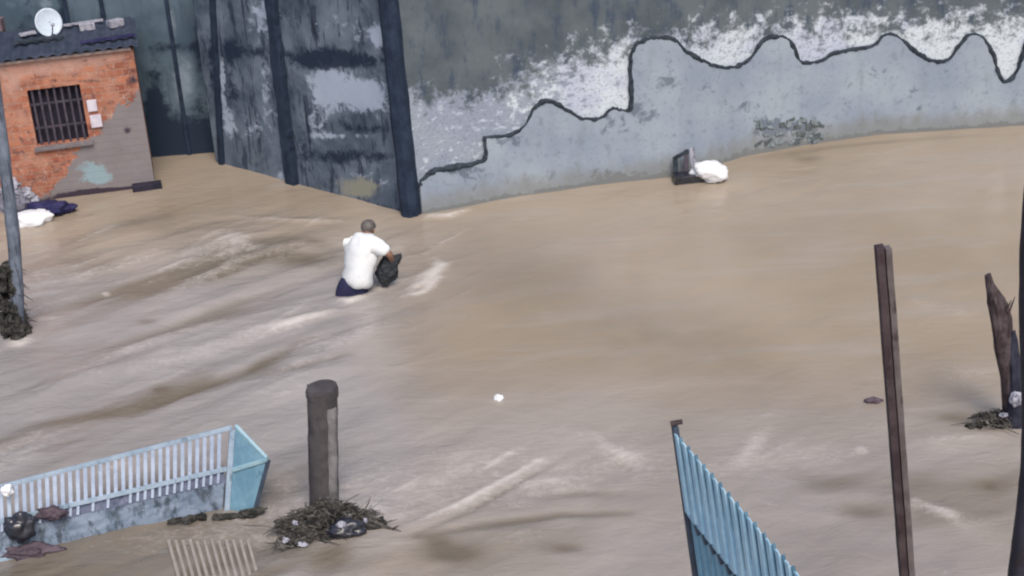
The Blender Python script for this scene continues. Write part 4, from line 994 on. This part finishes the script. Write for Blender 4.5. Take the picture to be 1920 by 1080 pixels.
# ------------------------------------------------------------------ blue gate on the right
T0 = P(1268, 806, 2.2); T1 = P(1512, 1084, 2.2); td = (T1 - T0).normalized(); B0 = P(1337, 1300, 0.0)
LEN = (T1 - T0).length * 1.5
dn = (B0 - T0); zl = dn.length; dn = dn / zl
nr = td.cross(dn).normalized()
if nr.dot(CAM - T0) < 0: nr = -nr
gate2 = empty("blue_gate", B0, "bright blue ribbed metal gate standing open in the water", "gate")
pitch_ = (T1 - T0).length / 15.0
def rib(name, k0, k1, off, amp, mat, sawt=0.0):
    bm = bmesh.new(); prof = []; u = 0.015
    while u < LEN:
        for du, o_ in ((0, 0), (.22, 0), (.30, 1), (.70, 1), (.78, 0)): prof.append((u + du * pitch_, o_))
        u += pitch_
    tp = [bm.verts.new(T0 + td * u + dn * (k0 + (sawt if not o_ else 0)) + nr * (off + amp * o_)) for u, o_ in prof]
    md = [bm.verts.new(T0 + td * u + dn * ((k0 + k1) / 2) + nr * (off + amp * o_ + .004 * mn.noise(Vector((u * 3, 2, 1))))) for u, o_ in prof]
    bt = [bm.verts.new(T0 + td * u + dn * k1 + nr * (off + amp * o_)) for u, o_ in prof]
    fs = []
    for a, b in ((tp, md), (md, bt)):
        for i in range(len(prof) - 1): fs.append(bm.faces.new((a[i], a[i + 1], b[i + 1], b[i])))
    r = bmesh.ops.extrude_face_region(bm, geom=fs)
    for g in r['geom']:
        if isinstance(g, bmesh.types.BMVert): g.co -= nr * .004
    return fin(name, bm, mat, gate2)
MAT_GROOVE = weathered("dark_groove", (0.06, 0.15, 0.23), (0.12, 0.25, 0.35), (0.03, 0.06, 0.09), 6, .7)
rib("upper_sheet", -.01, .62, .012, .028, MAT_BLUE, .035)
rib("lower_sheet", .68, zl + .3, -.020, .026, weathered("blue_gate_lower", (0.13, 0.31, 0.45), (0.19, 0.38, 0.52), (0.07, 0.16, 0.24), 5, .5, .45, dirt_amt=.58))
bm = bmesh.new(); bar(bm, T0 + td * .03 + dn * .655, T0 + td * LEN + dn * .655, .022, .018, up=nr, bev=.004); fin("cross_rail", bm, MAT_BLUE, gate2)
u = .06 + pitch_ * .9
while u < LEN:
    bm = bmesh.new(); bar(bm, T0 + td * u + dn * .67 + nr * .015, T0 + td * (u + pitch_ * .35) + dn * .72 + nr * .015, .016, .014, up=nr); u += pitch_; fin("bracket", bm, MAT_BLUE_DK, gate2)
u = .015 + pitch_ * .92
while u < LEN:
    bm = bmesh.new(); bar(bm, T0 + td * u - dn * .012 + nr * .022, T0 + td * u + dn * (.25 + .3 * random.random()) + nr * .012, .006, .010, up=nr); fin("groove_strip", bm, MAT_GROOVE, gate2); u += pitch_  # darker strips of random length set between the ribs
bm = bmesh.new(); p0 = T0 - td * .02 - dn * .02; bar(bm, p0, p0 + dn * (zl + .5), .022, .022, up=nr, bev=.005)
fin("hinge_post", bm, MAT_BLUE_DK, gate2)
bm = bmesh.new(); bar(bm, p0 - dn * .02 - td * .0 + cr * -.03, p0 - dn * .035 + cr * .06, .016, .014, bev=.004); fin("latch_hook", bm, MAT_RUST, gate2)

# ------------------------------------------------------------------ rusty post
rb = P(1715, 1265); rt = Q(1656, 462, rb.y)
t = empty("rusty_post", rb, "tall thin rusty steel post leaning slightly left above the water", "post")
d = (rt - rb).normalized(); s_ = d.cross(Vector((0, 1, 0))).normalized(); f_ = s_.cross(d)
if f_.y > 0: f_ = -f_
def prism(bm, prof, z0, z1, n=24, jit=.004):
    rows = []
    for i in range(n):
        p = rb + d * (z0 + (z1 - z0) * i / (n - 1)); rows.append([bm.verts.new(p + s_ * a + f_ * b + Vector(mn.noise_vector((p + s_ * a) * 6)) * jit) for a, b in prof])
    K = len(prof)
    for i in range(n - 1):
        for k in range(K): bm.faces.new((rows[i][k], rows[i][(k + 1) % K], rows[i + 1][(k + 1) % K], rows[i + 1][k]))
    bm.faces.new(rows[0][::-1]); bm.faces.new(rows[-1])
L = (rt - rb).length; hw = .052
if s_.x < 0: s_ = -s_
bm = bmesh.new(); prism(bm, [(-hw, -.05), (-hw, .035), (-.004, .05), (.008, -.01), (.008, -.05)], -.6, L); fin("web", bm, MAT_RUST, t)
bm = bmesh.new(); prism(bm, [(.012, -.045), (.012, .02), (hw, .03), (hw, -.045)], -.6, L * .995); fin("flange", bm, MAT_RUST_L, t)
bag("dark_litter", 1638, 750, .01, (.09, .05, .025), 71, MAT_BROWN, "small dark scrap floating just left of the rusty post", "litter", .4, 2, sub_=3)
bag("white_litter", 935, 746, .02, (.055, .045, .04), 72, MAT_WHITE, "tiny white scrap floating alone in the open water", "litter", .3, 2, sub_=3)

# ------------------------------------------------------------------ bent dark pole at the right edge
Yp = 9.4; pts = [Q(x + 20, y, Yp) for x, y in [(1962, 60), (1935, 240), (1915, 400), (1909, 560), (1912, 720), (1912, 850), (1904, 940), (1894, 1020), (1885, 1090), (1868, 1200), (1855, 1320)]]
bm = bmesh.new(); tube(bm, pyramid_catmull([tuple(p) for p in pts], 5), .068, 14, True, .006, 8)
mesh_thing("bent_pole", bm, MAT_IRON, "dark bent iron pole along the right edge of the view", "pole", None, True)

# ------------------------------------------------------------------ splintered trunk at the right
tb = P(1893, 792)
t = empty("broken_tree", tb, "splintered dark tree trunk sticking up out of debris near the right edge", "tree trunk")
bm = bmesh.new()
tube(bm, [Q(x, y, tb.y) for x, y in [(1900, 830), (1896, 770), (1890, 710), (1882, 650), (1876, 600), (1866, 565), (1857, 535), (1852, 514)]], [.10, .085, .085, .095, .10, .085, .05, .035], 12, True, .035, 1)
tube(bm, [Q(x, y, tb.y + .05) for x, y in [(1886, 690), (1884, 630), (1878, 585), (1874, 556)]], [.07, .085, .07, .02], 9, True, .035, 5)
bmt = bm
bm = bmesh.new(); tube(bm, [Q(x, y, tb.y - .05) for x, y in [(1902, 800), (1904, 740), (1902, 690), (1900, 640), (1898, 622)]], [.09, .075, .075, .06, .02], 10, True, .03, 9)
fin("split_bough", bm, MAT_WOOD_N, t)
bm = bmt; rr = random.Random(2)
for i in range(16):
    y = rr.uniform(560, 720); x = 1852 + (y - 514) * .16 + rr.uniform(-4, 30); a = Q(x, y, tb.y - .06); b = a + Vector((rr.uniform(-.05, .07), rr.uniform(-.06, 0), rr.uniform(.08, .2)))
    tube(bm, [a, (a + b) / 2, b], [.014, .010, .003], 5)
fin("trunk", bm, MAT_WOOD, t)
debris("weed_debris", P(1868, 795), .27, .16, .17, 60, 150, 25, "dark olive weed and rubbish piled at the broken trunk's foot", "debris", 9)
bag("pale_bag", 1906, 748, .1, (.075, .06, .08), 81, MAT_GREYBAG, "pale bluish plastic bag lodged against the broken trunk", "bag", .25, 2, Y=tb.y - .2)
